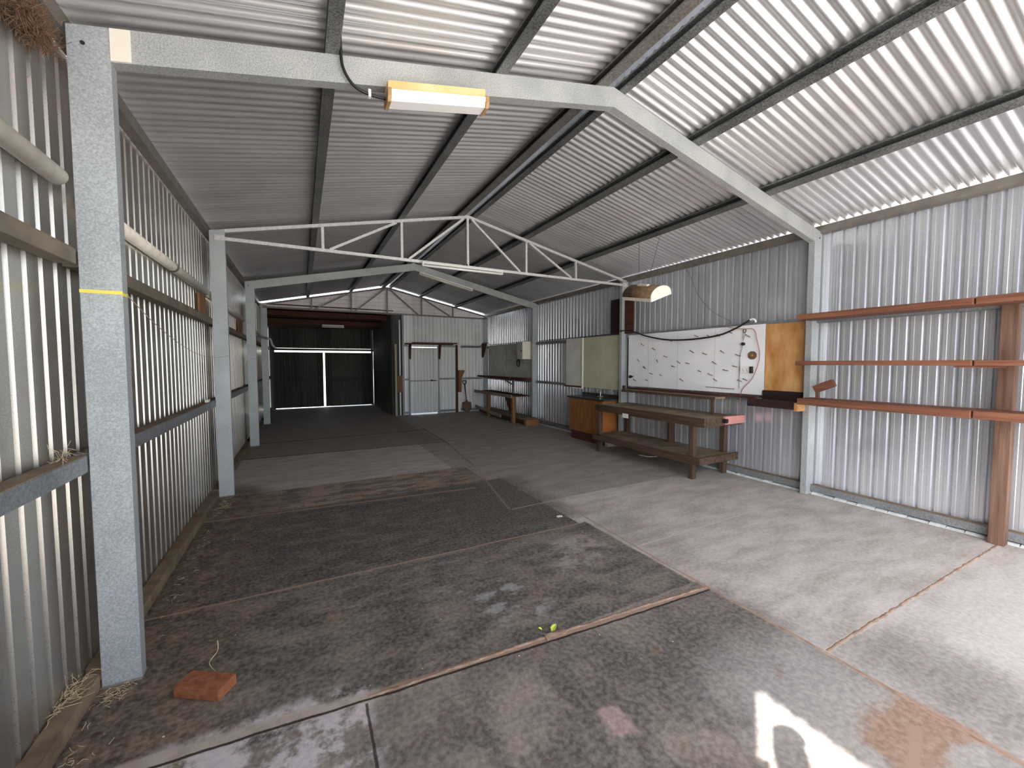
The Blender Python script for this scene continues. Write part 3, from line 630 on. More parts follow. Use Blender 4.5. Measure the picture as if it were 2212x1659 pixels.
batten('fluorescent_light', 'long white batten light on the bottom chord of the middle truss', (1.57, FY[3]-0.045, 3.04), (2.85, FY[3]-0.045, 3.04), 0.035, 0.05, M_WHITE, M_TUBE, M_CREAM, 1, 0.017)
batten('fluorescent_light', 'long twin tube light fixed under the farther right rafter', (2.40, FY[4]-0.05, rz(2.40)-0.18), (3.67, FY[4]-0.05, rz(3.67)-0.18), 0.03, 0.09, M_WHITE, M_CREAM, M_CREAM, 2, 0.016)
batten('fluorescent_light', 'small white batten light under the dark ceiling of the rear room', (0.63, 14.5, 2.83), (1.28, 14.5, 2.83), 0.04, 0.07, M_WHITE, M_TUBE, M_WHITE, 1, 0.024)
# chain on the king post
o = tag(obj('hanging_chain', MB().tube([(2.255, FY[3]-0.012, 3.62), (2.25, FY[3]-0.014, 3.4), (2.255, FY[3]-0.014, 3.2), (2.245, FY[3]-0.016, 3.10)], 0.006, 6), M_RUST), 'rusty chain hanging down the centre post of the middle truss', 'chain')
ring = [(2.245+0.028*math.cos(t), FY[3]-0.02, 3.075+0.034*math.sin(t)) for t in [i*2*math.pi/10 for i in range(11)]]
obj('hook_ring', MB().tube(ring, 0.006, 6), M_RUST, o, smooth=True)
# hood light
M_HOOD = mat('dusty_brown_hood', (0.15, 0.085, 0.05), 0.9, 0, col2=(0.27, 0.17, 0.10), scale=14, detail=8)
hood_loc = Vector((4.297, 4.187, 2.518))
HR = Matrix.Translation(hood_loc) @ (Matrix.Rotation(-1.650, 4, 'Z') @ Matrix.Rotation(0.1876, 4, 'Y') @ Matrix.Rotation(0.3796, 4, 'X'))
o = thing('hood_light', 'cream hood light with dusty curved brown top hanging by wires above the bench', 'light', tuple(hood_loc))
HL, HW, HH = 0.60, 0.34, 0.16
arc = [(-HW/2, 0.0)]+[(-HW/2*math.cos(math.pi*i/14)*1.0, 0.045+(HH-0.045)*math.sin(math.pi*i/14)) for i in range(15)]+[(HW/2, 0.0)]
def hx(t, a, b): return HR @ Vector((t, a, b))
mb = MB(); mb.strip(arc[1:-1], hx, [-HL/2, HL/2-0.01]); q = obj('curved_top', mb, M_HOOD, o, smooth=True); q.modifiers.new('t', 'SOLIDIFY').thickness = 0.004
mb = MB()
for a0, a1 in ((-HW/2-0.004, -HW/2+0.004), (HW/2-0.004, HW/2+0.004)):
    mb.prism([(a0, 0.0), (a1, 0.0), (a1, 0.045), (a0, 0.045)], hx, [-HL/2, HL/2-0.01])
obj('side_rim', mb, M_CREAM, o)
for t0 in (-HL/2-0.003, HL/2-0.01):
    mb = MB(); mb.prism(arc, hx, [t0, t0+0.012]); obj('end_panel', mb, M_CREAM, o)
for a in (-0.09, 0.09):
    mb = MB(); mb.tube([hx(-HL/2+0.02, a, 0.012), hx(HL/2-0.02, a, 0.012)], 0.016, 10); obj('tube', mb, M_TUBE, o, smooth=True)
mb = MB(); mb.box(-0.12, 0.08, -0.025, 0.025, HH, HH+0.022, HR); obj('top_bracket', mb, M_PVC, o, bevel=0.004)
for i, (t, e) in enumerate(((-0.10, (4.38, 4.42, rz(4.42)+0.002)), (0.07, (4.38, 4.02, rz(4.42)+0.002)))):
    tag(obj('hanging_wire', MB().tube([hx(t, 0, HH+0.02), e], 0.0022, 5), M_BROWNWIRE), 'thin wire holding up the hood light, %s of the pair' % ('rear' if i == 0 else 'front'), 'wire', 'hood light wires')

# ---------------------------------------------------------------- right wall boards
BX = 5.475
def board(name, label, y0, y1, z0, z1, m, th=0.012, x=BX, seams=(), cat='board'):
    o = thing(name, label, cat, (x-th/2, (y0+y1)/2, z0)); mb = MB(); mb.box(x-th, x, y0, y1, z0, z1); obj('sheet', mb, m, o, bevel=0.002)
    if seams:
        for s in seams: obj('seam', MB().box(x-th-0.0012, x-th, s-0.002, s+0.002, z0+0.01, z1-0.01), M_GREYB, o)
    return o
wb = board('white_board', 'big white peg board with hooks on the right wall behind the bench', 3.18*1.012, 5.74, 1.165, 2.115, M_WHITEB, seams=(3.95, 4.62, 5.25))
board('plywood_panel', 'orange plywood panel beside the nearest right column', 2.715, 3.21, 1.235, 2.105, M_PLY)
gb = board('grey_board', 'grey wall board with meter box above the rear bench', 9.24, 12.15, 1.19, 2.16, M_GREYB, seams=(10.9,))
board('cream_board', 'pale grey cream panel hung left of the olive board', 7.14, 7.76, 1.09, 2.15, M_CREAMB)
board('olive_board', 'olive yellow panel above the sink cabinet', 5.93, 7.12, 1.07, 2.14, M_OLIVE, seams=(6.45,))
mb = MB(); mb.box(BX-0.035, BX-0.014, 7.11, 7.15, 1.03, 2.14); mb.box(BX-0.035, BX-0.014, 7.15, 7.50, 1.03, 1.05); tag(obj('white_edge_strip', mb, M_WHITE), 'white strip between the cream and olive panels', 'trim')
mb = MB(); mb.box(BX-0.03, BX-0.013, 7.16, 7.80, 1.055, 1.085); tag(obj('ledge_strip', mb, M_DKRED), 'dark red strip under the pale cream panel', 'trim')
stick('wall_board', 'tall dark brown board beside the right column, above the white board', 'board', 5.44, 5.46, 5.60, 5.83, 2.15, 2.87, M_DKRED)
stick('wall_board', 'tall dark brown board beside the right column, above the olive board', 'board', 5.44, 5.46, 5.94, 6.22, 2.15, 2.83, M_BLACKW)
mb = MB(); mb.box(5.44, 5.47, 2.70, 3.22, 1.10, 1.234); tag(obj('dark_gap_strip', mb, M_BLACKW), 'black strip put in for the dark gap below the orange plywood', 'board')  # black strip stands in for the dark gap under the plywood
# hooks and marks on the white board
rnd = random.Random(3)
hooks = [(1352+x, y) for x, y in ()]
hk = [(5.50, 1.66), (5.35, 1.53), (5.30, 1.30), (5.05, 1.65), (4.98, 1.40), (4.90, 1.72), (4.80, 1.98), (4.72, 1.55), (4.62, 1.63), (4.55, 1.34), (4.45, 1.60), (4.30, 2.03), (4.22, 1.48), (4.15, 1.75), (4.08, 2.02),
      (3.98, 1.62), (3.92, 2.02), (3.85, 1.78), (3.80, 1.50), (3.72, 2.04), (3.62, 1.72), (3.58, 1.36), (3.50, 1.38), (3.95, 1.36), (3.48, 1.99), (5.15, 1.86), (5.42, 1.95), (5.20, 1.42), (4.38, 1.80), (4.05, 1.44), (3.66, 1.56), (5.6, 1.3)]
for (y, z) in hk:
    L_ = 0.045+0.045*rnd.random(); mb = MB(); mb.tube([(BX-0.012, y, z), (BX-0.03, y-0.004, z-0.004), (BX-0.034, y-L_, z-0.014-0.03*rnd.random())], 0.005, 5); obj('peg_hook', mb, M_BROWNWIRE, wb)
tag(obj('rod', MB().tube([(BX-0.025, 4.08, 1.235), (BX-0.03, 3.62, 1.225)], 0.005, 6), M_RUST), 'thin rusty rod hooked low on the white board', 'rod')
tag(obj('oval_bracket', MB().tube([(BX-0.017, 5.68, 1.35), (BX-0.10, 5.60, 1.345), (BX-0.12, 5.50, 1.35)], 0.02, 8, [0.012, 0.03, 0.006]), M_BLACK, smooth=True), 'small black oval clamp at the left end of the white board', 'clamp')
# socket, disc, wires
o = thing('power_outlet', 'white double power outlet with black side on the white board', 'power outlet', (BX-0.03, 3.44, 1.47))
mb = MB(); mb.box(BX-0.045, BX-0.013, 3.39, 3.53, 1.46, 1.545); obj('face_plate', mb, M_WHITE, o, bevel=0.003)
mb = MB(); mb.box(BX-0.060, BX-0.013, 3.365, 3.389, 1.457, 1.548); obj('switch_side', mb, M_BLACK, o)
mb = MB()
for y in (3.43, 3.485): mb.box(BX-0.0465, BX-0.045, y-0.003, y+0.003, 1.48, 1.495); mb.box(BX-0.0465, BX-0.045, y+0.008, y+0.012, 1.50, 1.515)
obj('slot', mb, M_BLACK, o)
o = tag(obj('grinding_disc', MB().tube([(BX-0.014, 3.375, 1.70), (BX-0.030, 3.375, 1.70)], 0.055, 24), M_RUST), 'round brown grinding disc hung on the white board', 'disc')
obj('centre', MB().tube([(BX-0.030, 3.375, 1.70), (BX-0.034, 3.375, 1.70)], 0.016, 12), M_ENDCAP, o)
o = tag(obj('hanging_rod', MB().tube([(BX-0.03, 3.505, 1.86), (BX-0.028, 3.548, 1.70), (BX-0.028, 3.548, 1.24)], 0.004, 6), M_GIRT), 'thin grey rod with a ring and black knob hanging on the white board', 'rod')
rg = [(BX-0.03, 3.49+0.02*math.cos(t), 2.04+0.026*math.sin(t)) for t in [i*2*math.pi/12 for i in range(13)]]
obj('ring', MB().tube(rg, 0.005, 6), M_BLACK, o); obj('loop', MB().tube([(BX-0.03, 3.475, 2.03), (BX-0.03, 3.505, 1.90), (BX-0.03, 3.508, 2.03)], 0.004, 6), M_GIRT, o)
obj('knob', MB().tube([(BX-0.015, 3.505, 1.86), (BX-0.05, 3.505, 1.86)], 0.022, 12), M_BLACK, o)
sc = 5.45/5.38
def wp(pts, x=5.44): return [(x, y*x/5.38, 1.6+(z-1.6)*x/5.38) for y, z in pts]
tag(obj('cable', MB().tube(smooth_pts(wp([(5.70, 2.216), (5.45, 2.14), (5.182, 2.058), (4.8, 1.985), (4.412, 1.962), (4.05, 1.975), (3.78, 2.009), (3.55, 2.09), (3.379, 2.175)], 5.40)), 0.013, 8), M_CABLE, smooth=True), 'thick black cable sagging across the top of the white board', 'cable')
tag(obj('conduit_elbow', MB().tube(smooth_pts(wp([(3.379, 2.178), (3.34, 2.183), (3.31, 2.165), (3.30, 2.135)], 5.40)), 0.014, 8), M_WHITE, smooth=True), 'white elbow at the end of the sagging black cable', 'pipe fitting')
tag(obj('cable', MB().tube(smooth_pts(wp([(3.80, 2.14), (3.60, 2.08), (3.45, 2.06), (3.32, 2.04), (3.275, 1.90), (3.235, 1.72), (3.26, 1.55), (3.33, 1.38), (3.42, 1.28), (3.47, 1.20), (3.49, 1.05), (3.485, 0.86)], 5.432)), 0.0045, 6), M_REDCABLE, smooth=True), 'thin faded red cable curving down the right end of the white board', 'cable')
tag(obj('wire', MB().tube(smooth_pts(wp([(4.42, 3.06), (4.30, 2.86), (4.178, 2.608), (3.95, 2.36), (3.644, 2.176)], 5.46)), 0.003, 5), M_BROWNWIRE, smooth=True), 'thin brown wire hanging from the eave to the top of the white board', 'wire')
mb = MB(); mb.tube(smooth_pts([(5.43, 8.9, 2.16), (5.40, 8.3, 2.16), (5.42, 7.8, 2.16), (5.42, 6.6, 2.16), (5.42, 5.93, 2.17), (5.36, 5.86, 2.2), (5.36, 5.80, 2.2), (5.41, 5.70, 2.21)]), 0.010, 6)
tag(obj('cable', mb, M_CABLE, smooth=True), 'dark cable running along the rail above the olive and cream panels', 'cable')
mb = MB(); mb.tube(smooth_pts([(4.62, 12.41, 2.11), (4.9, 12.38, 2.12), (5.2, 12.38, 2.13), (5.362, 12.35, 2.26), (5.375, 12.28, 2.28), (5.40, 12.0, 2.24), (5.42, 11.9, 2.19), (5.43, 10.8, 2.18), (5.43, 9.6, 2.19)]), 0.010, 6)
tag(obj('cable', mb, M_CABLE, smooth=True), 'dark cable running from the partition along the grey board top', 'cable')
# meter box, coil
o = thing('meter_box', 'grey and cream metal meter box at the top of the grey board', 'meter box', (5.35, 9.42, 1.70))
mb = MB(); mb.box(5.165, 5.452, 9.30, 9.60, 1.70, 2.165); obj('case', mb, M_CREAM, o, bevel=0.004)
mb = MB(); mb.box(5.150, 5.164, 9.305, 9.595, 1.705, 2.16); obj('door', mb, M_GREYB, o, bevel=0.003)
mb = MB(); mb.tube([(5.151, 9.34, 1.92), (5.135, 9.34, 1.92)], 0.018, 10); obj('knob', mb, M_BLACK, o)
rg = [(BX-0.03, 10.06+0.075*math.cos(t), 1.60+0.10*math.sin(t)) for t in [i*2*math.pi/16 for i in range(17)]]
tag(obj('wire_coil', MB().tube(rg, 0.016, 8), M_BLACK, smooth=True), 'black coil of wire hanging on the grey board', 'coil')
for i, (a, b, z) in enumerate(((9.45, 9.85, 1.59), (10.5, 10.85, 1.68), (10.75, 10.95, 1.61))):
    mb = MB(); mb.tube([(BX-0.016, a, z), (BX-0.02, b, z+0.012)], 0.005, 5); obj('mark_wire', mb, M_BLACK, gb)
mb = MB(); mb.tube([(BX-0.016, 10.86, 1.40), (BX-0.016, 10.86, 2.08)], 0.004, 5); obj('mark_wire', mb, M_BLACK, gb)

# ---------------------------------------------------------------- workbench
o = thing('workbench', 'big dusty dark timber workbench with lower shelf along the right wall', 'workbench', (5.08, 4.63, 0))
BX0, BX1, BY0, BY1 = 4.70, 5.46, 3.515, 5.745
mb = MB(); mb.box(BX0, BX1, BY0, BY1, 0.825, 0.855); obj('top', mb, M_DUST, o, bevel=0.004)
mb = MB(); mb.box(BX0-0.018, BX0+0.022, BY0-0.005, BY1, 0.742, 0.86); obj('front_rail', mb, M_BENCH, o, bevel=0.004)
mb = MB(); mb.box(BX0+0.023, BX1, BY0-0.012, BY0+0.03, 0.742, 0.853); obj('end_rail', mb, M_BENCH, o, bevel=0.004)
for (x, y) in ((4.715, 3.70), (5.37, 3.70), (4.715, 5.66), (5.37, 5.66)):
    mb = MB(); mb.box(x, x+0.075, y, y+0.075, 0, 0.824); obj('leg', mb, M_BENCHZ, o, bevel=0.004)
mb = MB(); mb.box(5.30, 5.44, 4.62, 4.66, 0.30, 0.82); obj('back_brace', mb, M_BENCHZ, o)
mb = MB(); mb.box(4.70, 5.44, 3.60, 5.80, 0.285, 0.305); obj('shelf', mb, M_DUST, o, bevel=0.003)
mb = MB(); mb.box(4.675, 4.712, 3.60, 5.80, 0.215, 0.315); obj('shelf_rail', mb, M_BENCH, o, bevel=0.004)
mb = MB(); mb.box(4.675, 5.50, 3.565, 3.60, 0.225, 0.325); obj('shelf_end_rail', mb, M_BENCH, o, bevel=0.004)
mb = MB(); mb.box(4.678, 4.683, 4.905, 5.035, 0.700, 0.770); obj('white_sticker', mb, M_WHITE, o)['label'] = 'small white label plate on the front rail'
mb = MB(); mb.tube(smooth_pts([(4.70, 4.30, 0.20), (4.66, 4.45, 0.17), (4.64, 4.62, 0.165)]), 0.004, 5); tag(obj('straw', mb, M_STRAW), 'pale straw hanging under the workbench shelf', 'straw')
o = thing('pink_channel', 'faded pink steel channel fixed to the end of the workbench', 'steel channel', (5.25, 3.45, 0.76))
mb = MB(); mb.box(5.04, 5.46, 3.455, 3.500, 0.765, 0.875); obj('body', mb, M_PINK, o, bevel=0.008)
mb = MB(); mb.tube([(5.03, 3.47, 0.815), (5.037, 3.47, 0.815)], 0.033, 14); mb.tube([(5.055, 3.4535, 0.815), (5.055, 3.447, 0.815)], 0.033, 14); obj('hole_rim', mb, M_BLACK, o)
o = thing('wall_ledge', 'dusty brown ledge plank under the white board, above the workbench', 'shelf', (5.30, 4.65, 1.08))
mb = MB(); mb.box(5.18, 5.40, 3.72, 5.60, 1.085, 1.11); obj('plank', mb, M_DUST, o, bevel=0.003)
mb = MB(); mb.box(5.165, 5.179, 3.72, 5.60, 1.075, 1.115); obj('front_edge', mb, M_BENCH, o)
mb = MB(); mb.box(5.40, 5.46, 3.30, 5.70, 1.115, 1.145); obj('back_batten', mb, M_DKRED, o)
mb = MB(); mb.box(5.185, 5.225, 3.76, 3.80, 0.857, 1.083); obj('prop', mb, M_BENCHZ, o)
mb = MB(); mb.box(5.17, 5.20, 5.52, 5.58, 1.116, 1.19); obj('stop_block', mb, M_BENCHZ, o)
# black ledge box
o = thing('ledge_box', 'shallow black timber tray below the orange plywood', 'tray', (5.3, 3.0, 1.04))
mb = MB(); mb.box(5.20, 5.225, 2.70, 3.27, 1.035, 1.135); obj('front_board', mb, M_BLACKW, o, bevel=0.004)
mb = MB(); mb.box(5.226, 5.44, 2.70, 3.27, 1.05, 1.065); obj('base', mb, M_BLACKW, o)
mb = MB(); mb.box(5.20, 5.37, 2.665, 2.699, 1.02, 1.12); obj('end_block', mb, M_PLY, o)
mb = MB()
for z in (1.075, 1.095): mb.tube([(5.20, 3.245, z), (5.193, 3.245, z)], 0.006, 8)
obj('screw', mb, M_CHROME, o)

# ---------------------------------------------------------------- sink cabinet
o = thing('sink_cabinet', 'orange wood grain sink cabinet with dark counter behind the workbench', 'cabinet', (5.26, 6.5, 0))
mb = MB(); mb.box(5.10, 5.46, 6.02, 7.10, 0.18, 0.865); obj('body', mb, M_LAMSIDE, o, bevel=0.003)
mb = MB(); mb.box(5.13, 5.44, 6.03, 7.08, 0.0, 0.179); obj('plinth', mb, M_DKRED, o)
for i, (a, b) in enumerate(((6.025, 6.555), (6.56, 7.095))):
    q = obj('door', MB().box(5.082, 5.099, a, b, 0.185, 0.855), M_LAM, o, bevel=0.002)
mb = MB(); mb.box(5.05, 5.47, 5.95, 7.13, 0.866, 0.90); obj('counter', mb, M_COUNTER, o, bevel=0.004)
mb = MB(); mb.box(5.455, 5.47, 5.95, 7.13, 0.901, 0.97); obj('upstand', mb, M_COUNTER, o)
mb = MB(); mb.raw([(5.14, 6.25, 0.9015), (5.40, 6.25, 0.9015), (5.40, 6.70, 0.9015), (5.14, 6.70, 0.9015), (5.17, 6.28, 0.902), (5.37, 6.28, 0.902), (5.37, 6.67, 0.902), (5.17, 6.67, 0.902)], [(0, 1, 5, 4), (1, 2, 6, 5), (2, 3, 7, 6), (3, 0, 4, 7), (4, 5, 6, 7)]); obj('sink_bowl', mb, M_COUNTER, o)
mb = MB(); mb.tube(smooth_pts([(5.42, 6.48, 0.90), (5.42, 6.48, 1.02), (5.38, 6.48, 1.05), (5.33, 6.48, 1.02)]), 0.010, 8); mb.tube([(5.42, 6.40, 0.91), (5.42, 6.56, 0.91)], 0.014, 8); obj('tap', mb, M_CHROME, o, smooth=True)
mb = MB(); mb.box(5.12, 5.40, 5.90, 5.98, 0, 0.11); tag(obj('timber_offcut', mb, M_GREYW, bevel=0.004), 'pale timber offcut on the floor between the workbench and cabinet', 'timber')

# ---------------------------------------------------------------- rear low bench
o = thing('rear_bench', 'low rough bench with grey front board against the right wall, far end', 'bench', (5.15, 10.4, 0))
mb = MB(); mb.box(4.92, 5.44, 9.40, 11.9, 0.70, 0.73); obj('top', mb, M_DKRED, o, bevel=0.003)
mb = MB(); mb.box(4.885, 4.918, 9.42, 12.0, 0.67, 0.755); obj('front_board', mb, M_GREYW, o, bevel=0.003)
for y in (9.42, 11.02):
    mb = MB(); mb.box(4.92, 5.01, y, y+0.09, 0, 0.699); obj('leg', mb, M_ORW, o, bevel=0.004)
mb = MB(); mb.prism([(9.52, 0.69), (9.95, 0.69), (9.60, 0.22), (9.52, 0.22)], lambda t, a, b: Vector((t, a, b)), [4.95, 4.99]); obj('knee_brace', mb, M_DKRED, o)
mb = MB(); mb.box(5.02, 5.44, 9.0, 11.9, 0.14, 0.17); obj('shelf', mb, M_DUST, o)
mb = MB(); mb.box(5.02, 5.05, 9.0, 11.9, 0.05, 0.14); obj('shelf_rail', mb, M_DKRED, o)
mb = MB(); mb.box(5.30, 5.34, 10.1, 10.14, 0.73, 1.12); obj('back_post', mb, M_GIRT, o)
mb = MB(); mb.bar((5.32, 10.13, 0.98), (5.32, 10.9, 1.15), 0.03, 0.03); obj('strut', mb, M_GIRT, o)
mb = MB(); mb.box(5.02, 5.42, 8.87, 8.99, 0.0, 0.155); tag(obj('timber_block', mb, M_ORW, bevel=0.005), 'orange brown timber block on the floor at the end of the low rear bench', 'timber')
mb = MB(); mb.bar((4.905, 11.95, 0.235), (4.905, 10.10, 0.115), 0.03, 0.085); tag(obj('leaning_board', mb, M_GREYW, bevel=0.003), 'pale grey board sloping down in front of the low rear bench', 'plank')
o = thing('rear_wall_shelf', 'long dark red timber ledge under the grey board', 'shelf', (5.3, 10.7, 1.12))
mb = MB(); mb.box(5.22, 5.44, 9.24, 12.10, 1.135, 1.19); obj('plank', mb, M_DKRED, o, bevel=0.003)
mb = MB(); mb.box(5.17, 5.218, 10.1, 12.40, 1.15, 1.20); obj('front_plank', mb, M_DKRED, o, bevel=0.003)

# ---------------------------------------------------------------- open shelves, right front
def plank(label, pts_z, y0, y1, x0, x1, m=M_RED, g='open shelf planks'):
    mb = MB(); za, zb = pts_z; mb.box(x0, x1, y0, y1, za, zb); return tag(obj('shelf_plank', mb, m, None, 0.005, loc=((x0+x1)/2, (y0+y1)/2, za)), label, 'shelf', g)
SX = 5.06
plank('top shelf plank of the open shelves, far length beside the column', (2.092, 2.150), 1.255, 2.63, SX, 5.365)
plank('top shelf plank of the open shelves, near length at the frame edge', (2.092, 2.156), -0.5, 1.245, SX+.01, 5.365)
plank('middle shelf plank of the open shelves, far length beside the column', (1.572, 1.620), 1.245, 2.63, SX, 5.365)
plank('middle shelf plank of the open shelves, near length at the frame edge', (1.572, 1.620), -0.5, 1.235, SX+.01, 5.365)
plank('bottom shelf plank of the open shelves, far length beside the column', (1.120, 1.190), 1.235, 2.60, SX, 5.365)
plank('bottom shelf plank of the open shelves, near length at the frame edge', (1.120, 1.190), -0.5, 1.225, SX+.01, 5.365)
mb = MB(); mb.box(5.10, 5.30, 1.10, 1.36, 1.556, 1.571); tag(obj('shelf_packer', mb, M_RED), 'small packing board under the middle shelf joint', 'board')
stick('shelf_post', 'wide brown timber post holding the open shelves', 'post', 5.368, 5.462, 1.065, 1.165, 0, 2.11, M_REDZ, None, 0.005)
o = thing('angled_block', 'red timber block on a peg, tilted, above the bottom shelf by the column', 'timber block', (5.33, 2.45, 1.2))
mb = MB(); mb.bar((5.33, 2.55, 1.285), (5.33, 2.355, 1.375), 0.05, 0.085); obj('block', mb, M_RED, o, bevel=0.006)
mb = MB(); mb.box(5.315, 5.345, 2.50, 2.535, 1.191, 1.27); obj('peg', mb, M_REDZ, o)

# ---------------------------------------------------------------- left wall things
def pipe(y0, y1, label, z=2.445, r=0.041):
    mb = MB(); mb.tube([(-0.957, y0, z), (-0.957, y1, z)], r, 18); return mb, label
mb, lb = pipe(-0.5, 2.60, ''); tag(obj('wall_pipe', mb, M_PVC, smooth=True), 'old cream pipe high on the left wall before the nearest column', 'pipe')
o = thing('wall_pipe', 'old cream pipe high on the left wall between first and second column', 'pipe', (-0.957, 4.2, 2.42))
mb, _ = pipe(2.90, 5.80, '', 2.425, 0.040); obj('length', mb, M_PVC, o, smooth=True)
mb = MB(); mb.tube([(-0.955, 4.42, 2.425), (-0.955, 4.46, 2.425)], 0.0435, 18); obj('collar', mb, M_DUSTG, o)
mb, _ = pipe(5.93, 9.13, '', 2.42, 0.038); tag(obj('wall_pipe', mb, M_PVC, smooth=True), 'old cream pipe high on the left wall between second and third column', 'pipe')
stick('brown_panel', 'orange brown board behind the second left column, under the pipe', 'board', -0.985, -0.965, 5.50, 5.83, 2.14, 2.375, M_ORW)
stick('brown_panel', 'orange brown board behind the third left column, under the pipe', 'board', -0.985, -0.965, 8.6, 9.13, 2.14, 2.375, M_ORW)
tag(obj('bent_pipe', MB().tube(smooth_pts([(-0.86, 10.6, 2.30), (-0.86, 11.8, 2.26), (-0.80, 12.25, 2.25), (-0.70, 12.28, 2.22), (-0.66, 12.28, 2.08), (-0.58, 12.28, 1.99)]), 0.03, 10), M_COL, smooth=True), 'bent steel pipe crossing the farthest left column', 'pipe')
stick('pale_panel', 'upright whitish panel against the left wall before the rear opening', 'board', -0.93, -0.90, 11.2, 12.1, 2.25, 3.0, M_CREAM)
stick('white_block', 'small white block lying on the left middle rail', 'block', -0.955, -0.925, 5.50, 5.62, 1.166, 1.195, M_WHITE)
mb = MB(); z = 1.94
mb.box(XL-0.152, XL+0.002, FY[2]-0.003, FY[2]-0.001, z-0.008, z+0.008); mb.box(XL+0.0005, XL+0.0025, FY[2]-0.003, FY[2]+0.065, z-0.014, z+0.002)
tag(obj('yellow_strap', mb, M_YSTRAP), 'thin yellow strap tied around the nearest left column', 'strap')
tag(obj('string', MB().tube(smooth_pts([(-0.752, 2.66, 1.935), (-0.755, 3.139, 1.82), (-0.765, 3.8, 1.72), (-0.77, 4.528, 1.662), (-0.765, 5.3, 1.665), (-0.765, 5.825, 1.692)]), 0.0022, 5), M_STRING), 'thin string sagging between the first and second left columns', 'string')
# nest of dry fibre, straw tufts on the rails
def tuft(name, label, c, n, rad, length, m, seed, flat=0.4, r=0.0011, cat='straw'):
    rr = random.Random(seed); mb = MB(); c = Vector(c)
    for i in range(n):
        p = c+Vector((rr.gauss(0, rad[0]), rr.gauss(0, rad[1]), abs(rr.gauss(0, rad[2]))))
        d = Vector((rr.uniform(-1, 1), rr.uniform(-1, 1), rr.uniform(-flat, flat))).normalized()*length*rr.uniform(0.4, 1)
        k = Vector((rr.uniform(-1, 1), rr.uniform(-1, 1), rr.uniform(-1, 1)))*length*0.2
        q1, q2 = p+d*0.5+k, p+d
        for q in (p, q1, q2):
            q.x = max(q.x, WL+0.012 if c.x < 0 else q.x); q.z = max(q.z, 0.004)
        mb.tube([p, q1, q2], r, 3)
    return tag(obj(name, mb, m), label, cat, kind='stuff')
nest = tuft('fibre_nest', 'brown tangled nest of fibre in the top left corner by the eave', (-0.95, 2.42, 2.95), 1300, (0.018, 0.08, 0.055), 0.085, M_NEST, 5, 1.0, 0.0009, 'nest')
tuft('straw_clump', 'dry straw caught on the bottom rail beside the nearest left column', (-0.96, 2.50, 0.085), 60, (0.012, 0.07, 0.02), 0.10, M_STRAW, 6, 0.5)
tuft('straw_clump', 'straw on the floor around the foot of the nearest left column', (-0.84, 2.55, 0.004), 50, (0.03, 0.04, 0.003), 0.045, M_STRAW, 7, 0.1)
tuft('straw_clump', 'straw behind the nearest left column at middle rail height', (-0.955, 2.52, 1.17), 22, (0.008, 0.04, 0.02), 0.08, M_STRAW, 8, 0.5)
tuft('straw_clump', 'loose straw along the left wall before the second column', (-0.80, 5.5, 0.005), 50, (0.04, 0.15, 0.004), 0.07, M_STRAW, 9, 0.3)
tuft('straw_clump', 'loose straw along the left bottom rail between the columns', (-0.80, 4.0, 0.005), 50, (0.03, 0.6, 0.003), 0.04, M_STRAW, 10, 0.3)
tuft('straw_clump', 'loose straw at the foot of the left rail in the nearest bay', (-0.86, 2.05, 0.005), 60, (0.03, 0.2, 0.003), 0.04, M_STRAW, 11, 0.3)
tuft('straw_clump', 'straw between the second and third left columns', (-0.75, 7.2, 0.005), 60, (0.06, 0.35, 0.004), 0.07, M_STRAW, 12, 0.3)
# brick
bk = MB(); Bm = Matrix.Translation((-0.455, 2.375, 0)) @ Matrix.Rotation(math.radians(-33), 4, 'Z')
bk.box(-0.118, 0.118, -0.055, 0.055, 0.0, 0.055, Bm); tag(obj('brick', bk, M_BRICK, bevel=0.004), 'red brick lying flat on the floor near the nearest left column', 'brick')
tag(obj('twig', MB().tube(smooth_pts([(-0.435, 2.50, 0.004), (-0.47, 2.56, 0.02), (-0.44, 2.60, 0.05), (-0.445, 2.64, 0.085)]), 0.0022, 5), M_STRAW), 'pale curled straw standing up behind the red brick', 'straw')
# leaf cluster on the joint, paper scrap, chips
def leaf(c, L_, w, rot, tilt, m, name, label, cat):
    T = Matrix.Translation(c) @ Matrix.Rotation(rot, 4, 'Z') @ Matrix.Rotation(tilt, 4, 'Y'); vs = [(0, 0, 0), (L_*.3, w/2, .004), (L_*.7, w*.4, .006), (L_, 0, .002), (L_*.7, -w*.4, .006), (L_*.3, -w/2, .004), (L_*.5, 0, 0)]
    mb = MB(); mb.raw([T @ Vector(v) for v in vs], [(0, 1, 6), (1, 2, 6), (2, 3, 6), (3, 4, 6), (4, 5, 6), (5, 0, 6)])
    o = obj(name, mb, m); o.modifiers.new('t', 'SOLIDIFY').thickness = 0.0008; return tag(o, label, cat)
leaf((1.275, 1.945, 0.012), 0.055, 0.035, 0.4, -0.3, M_LEAF, 'leaf', 'yellow green leaf lying on the long front floor joint', 'leaf')
leaf((1.235, 1.985, 0.010), 0.025, 0.018, 2.4, -0.2, M_LEAF, 'leaf', 'tiny green leaf just left of the larger yellow leaf on the joint', 'leaf')
ps = MB(); ps.prism([(-.035, -.018), (.02, -.026), (.038, .004), (.012, .024), (-.03, .016)], lambda t, a, b: Vector((2.35+a, 3.44+b, t)), [0.001, 0.004])
tag(obj('paper_scrap', ps, M_WHITE), 'small white scrap on the floor near the centre joint', 'scrap')
rr = random.Random(21); mb = MB()
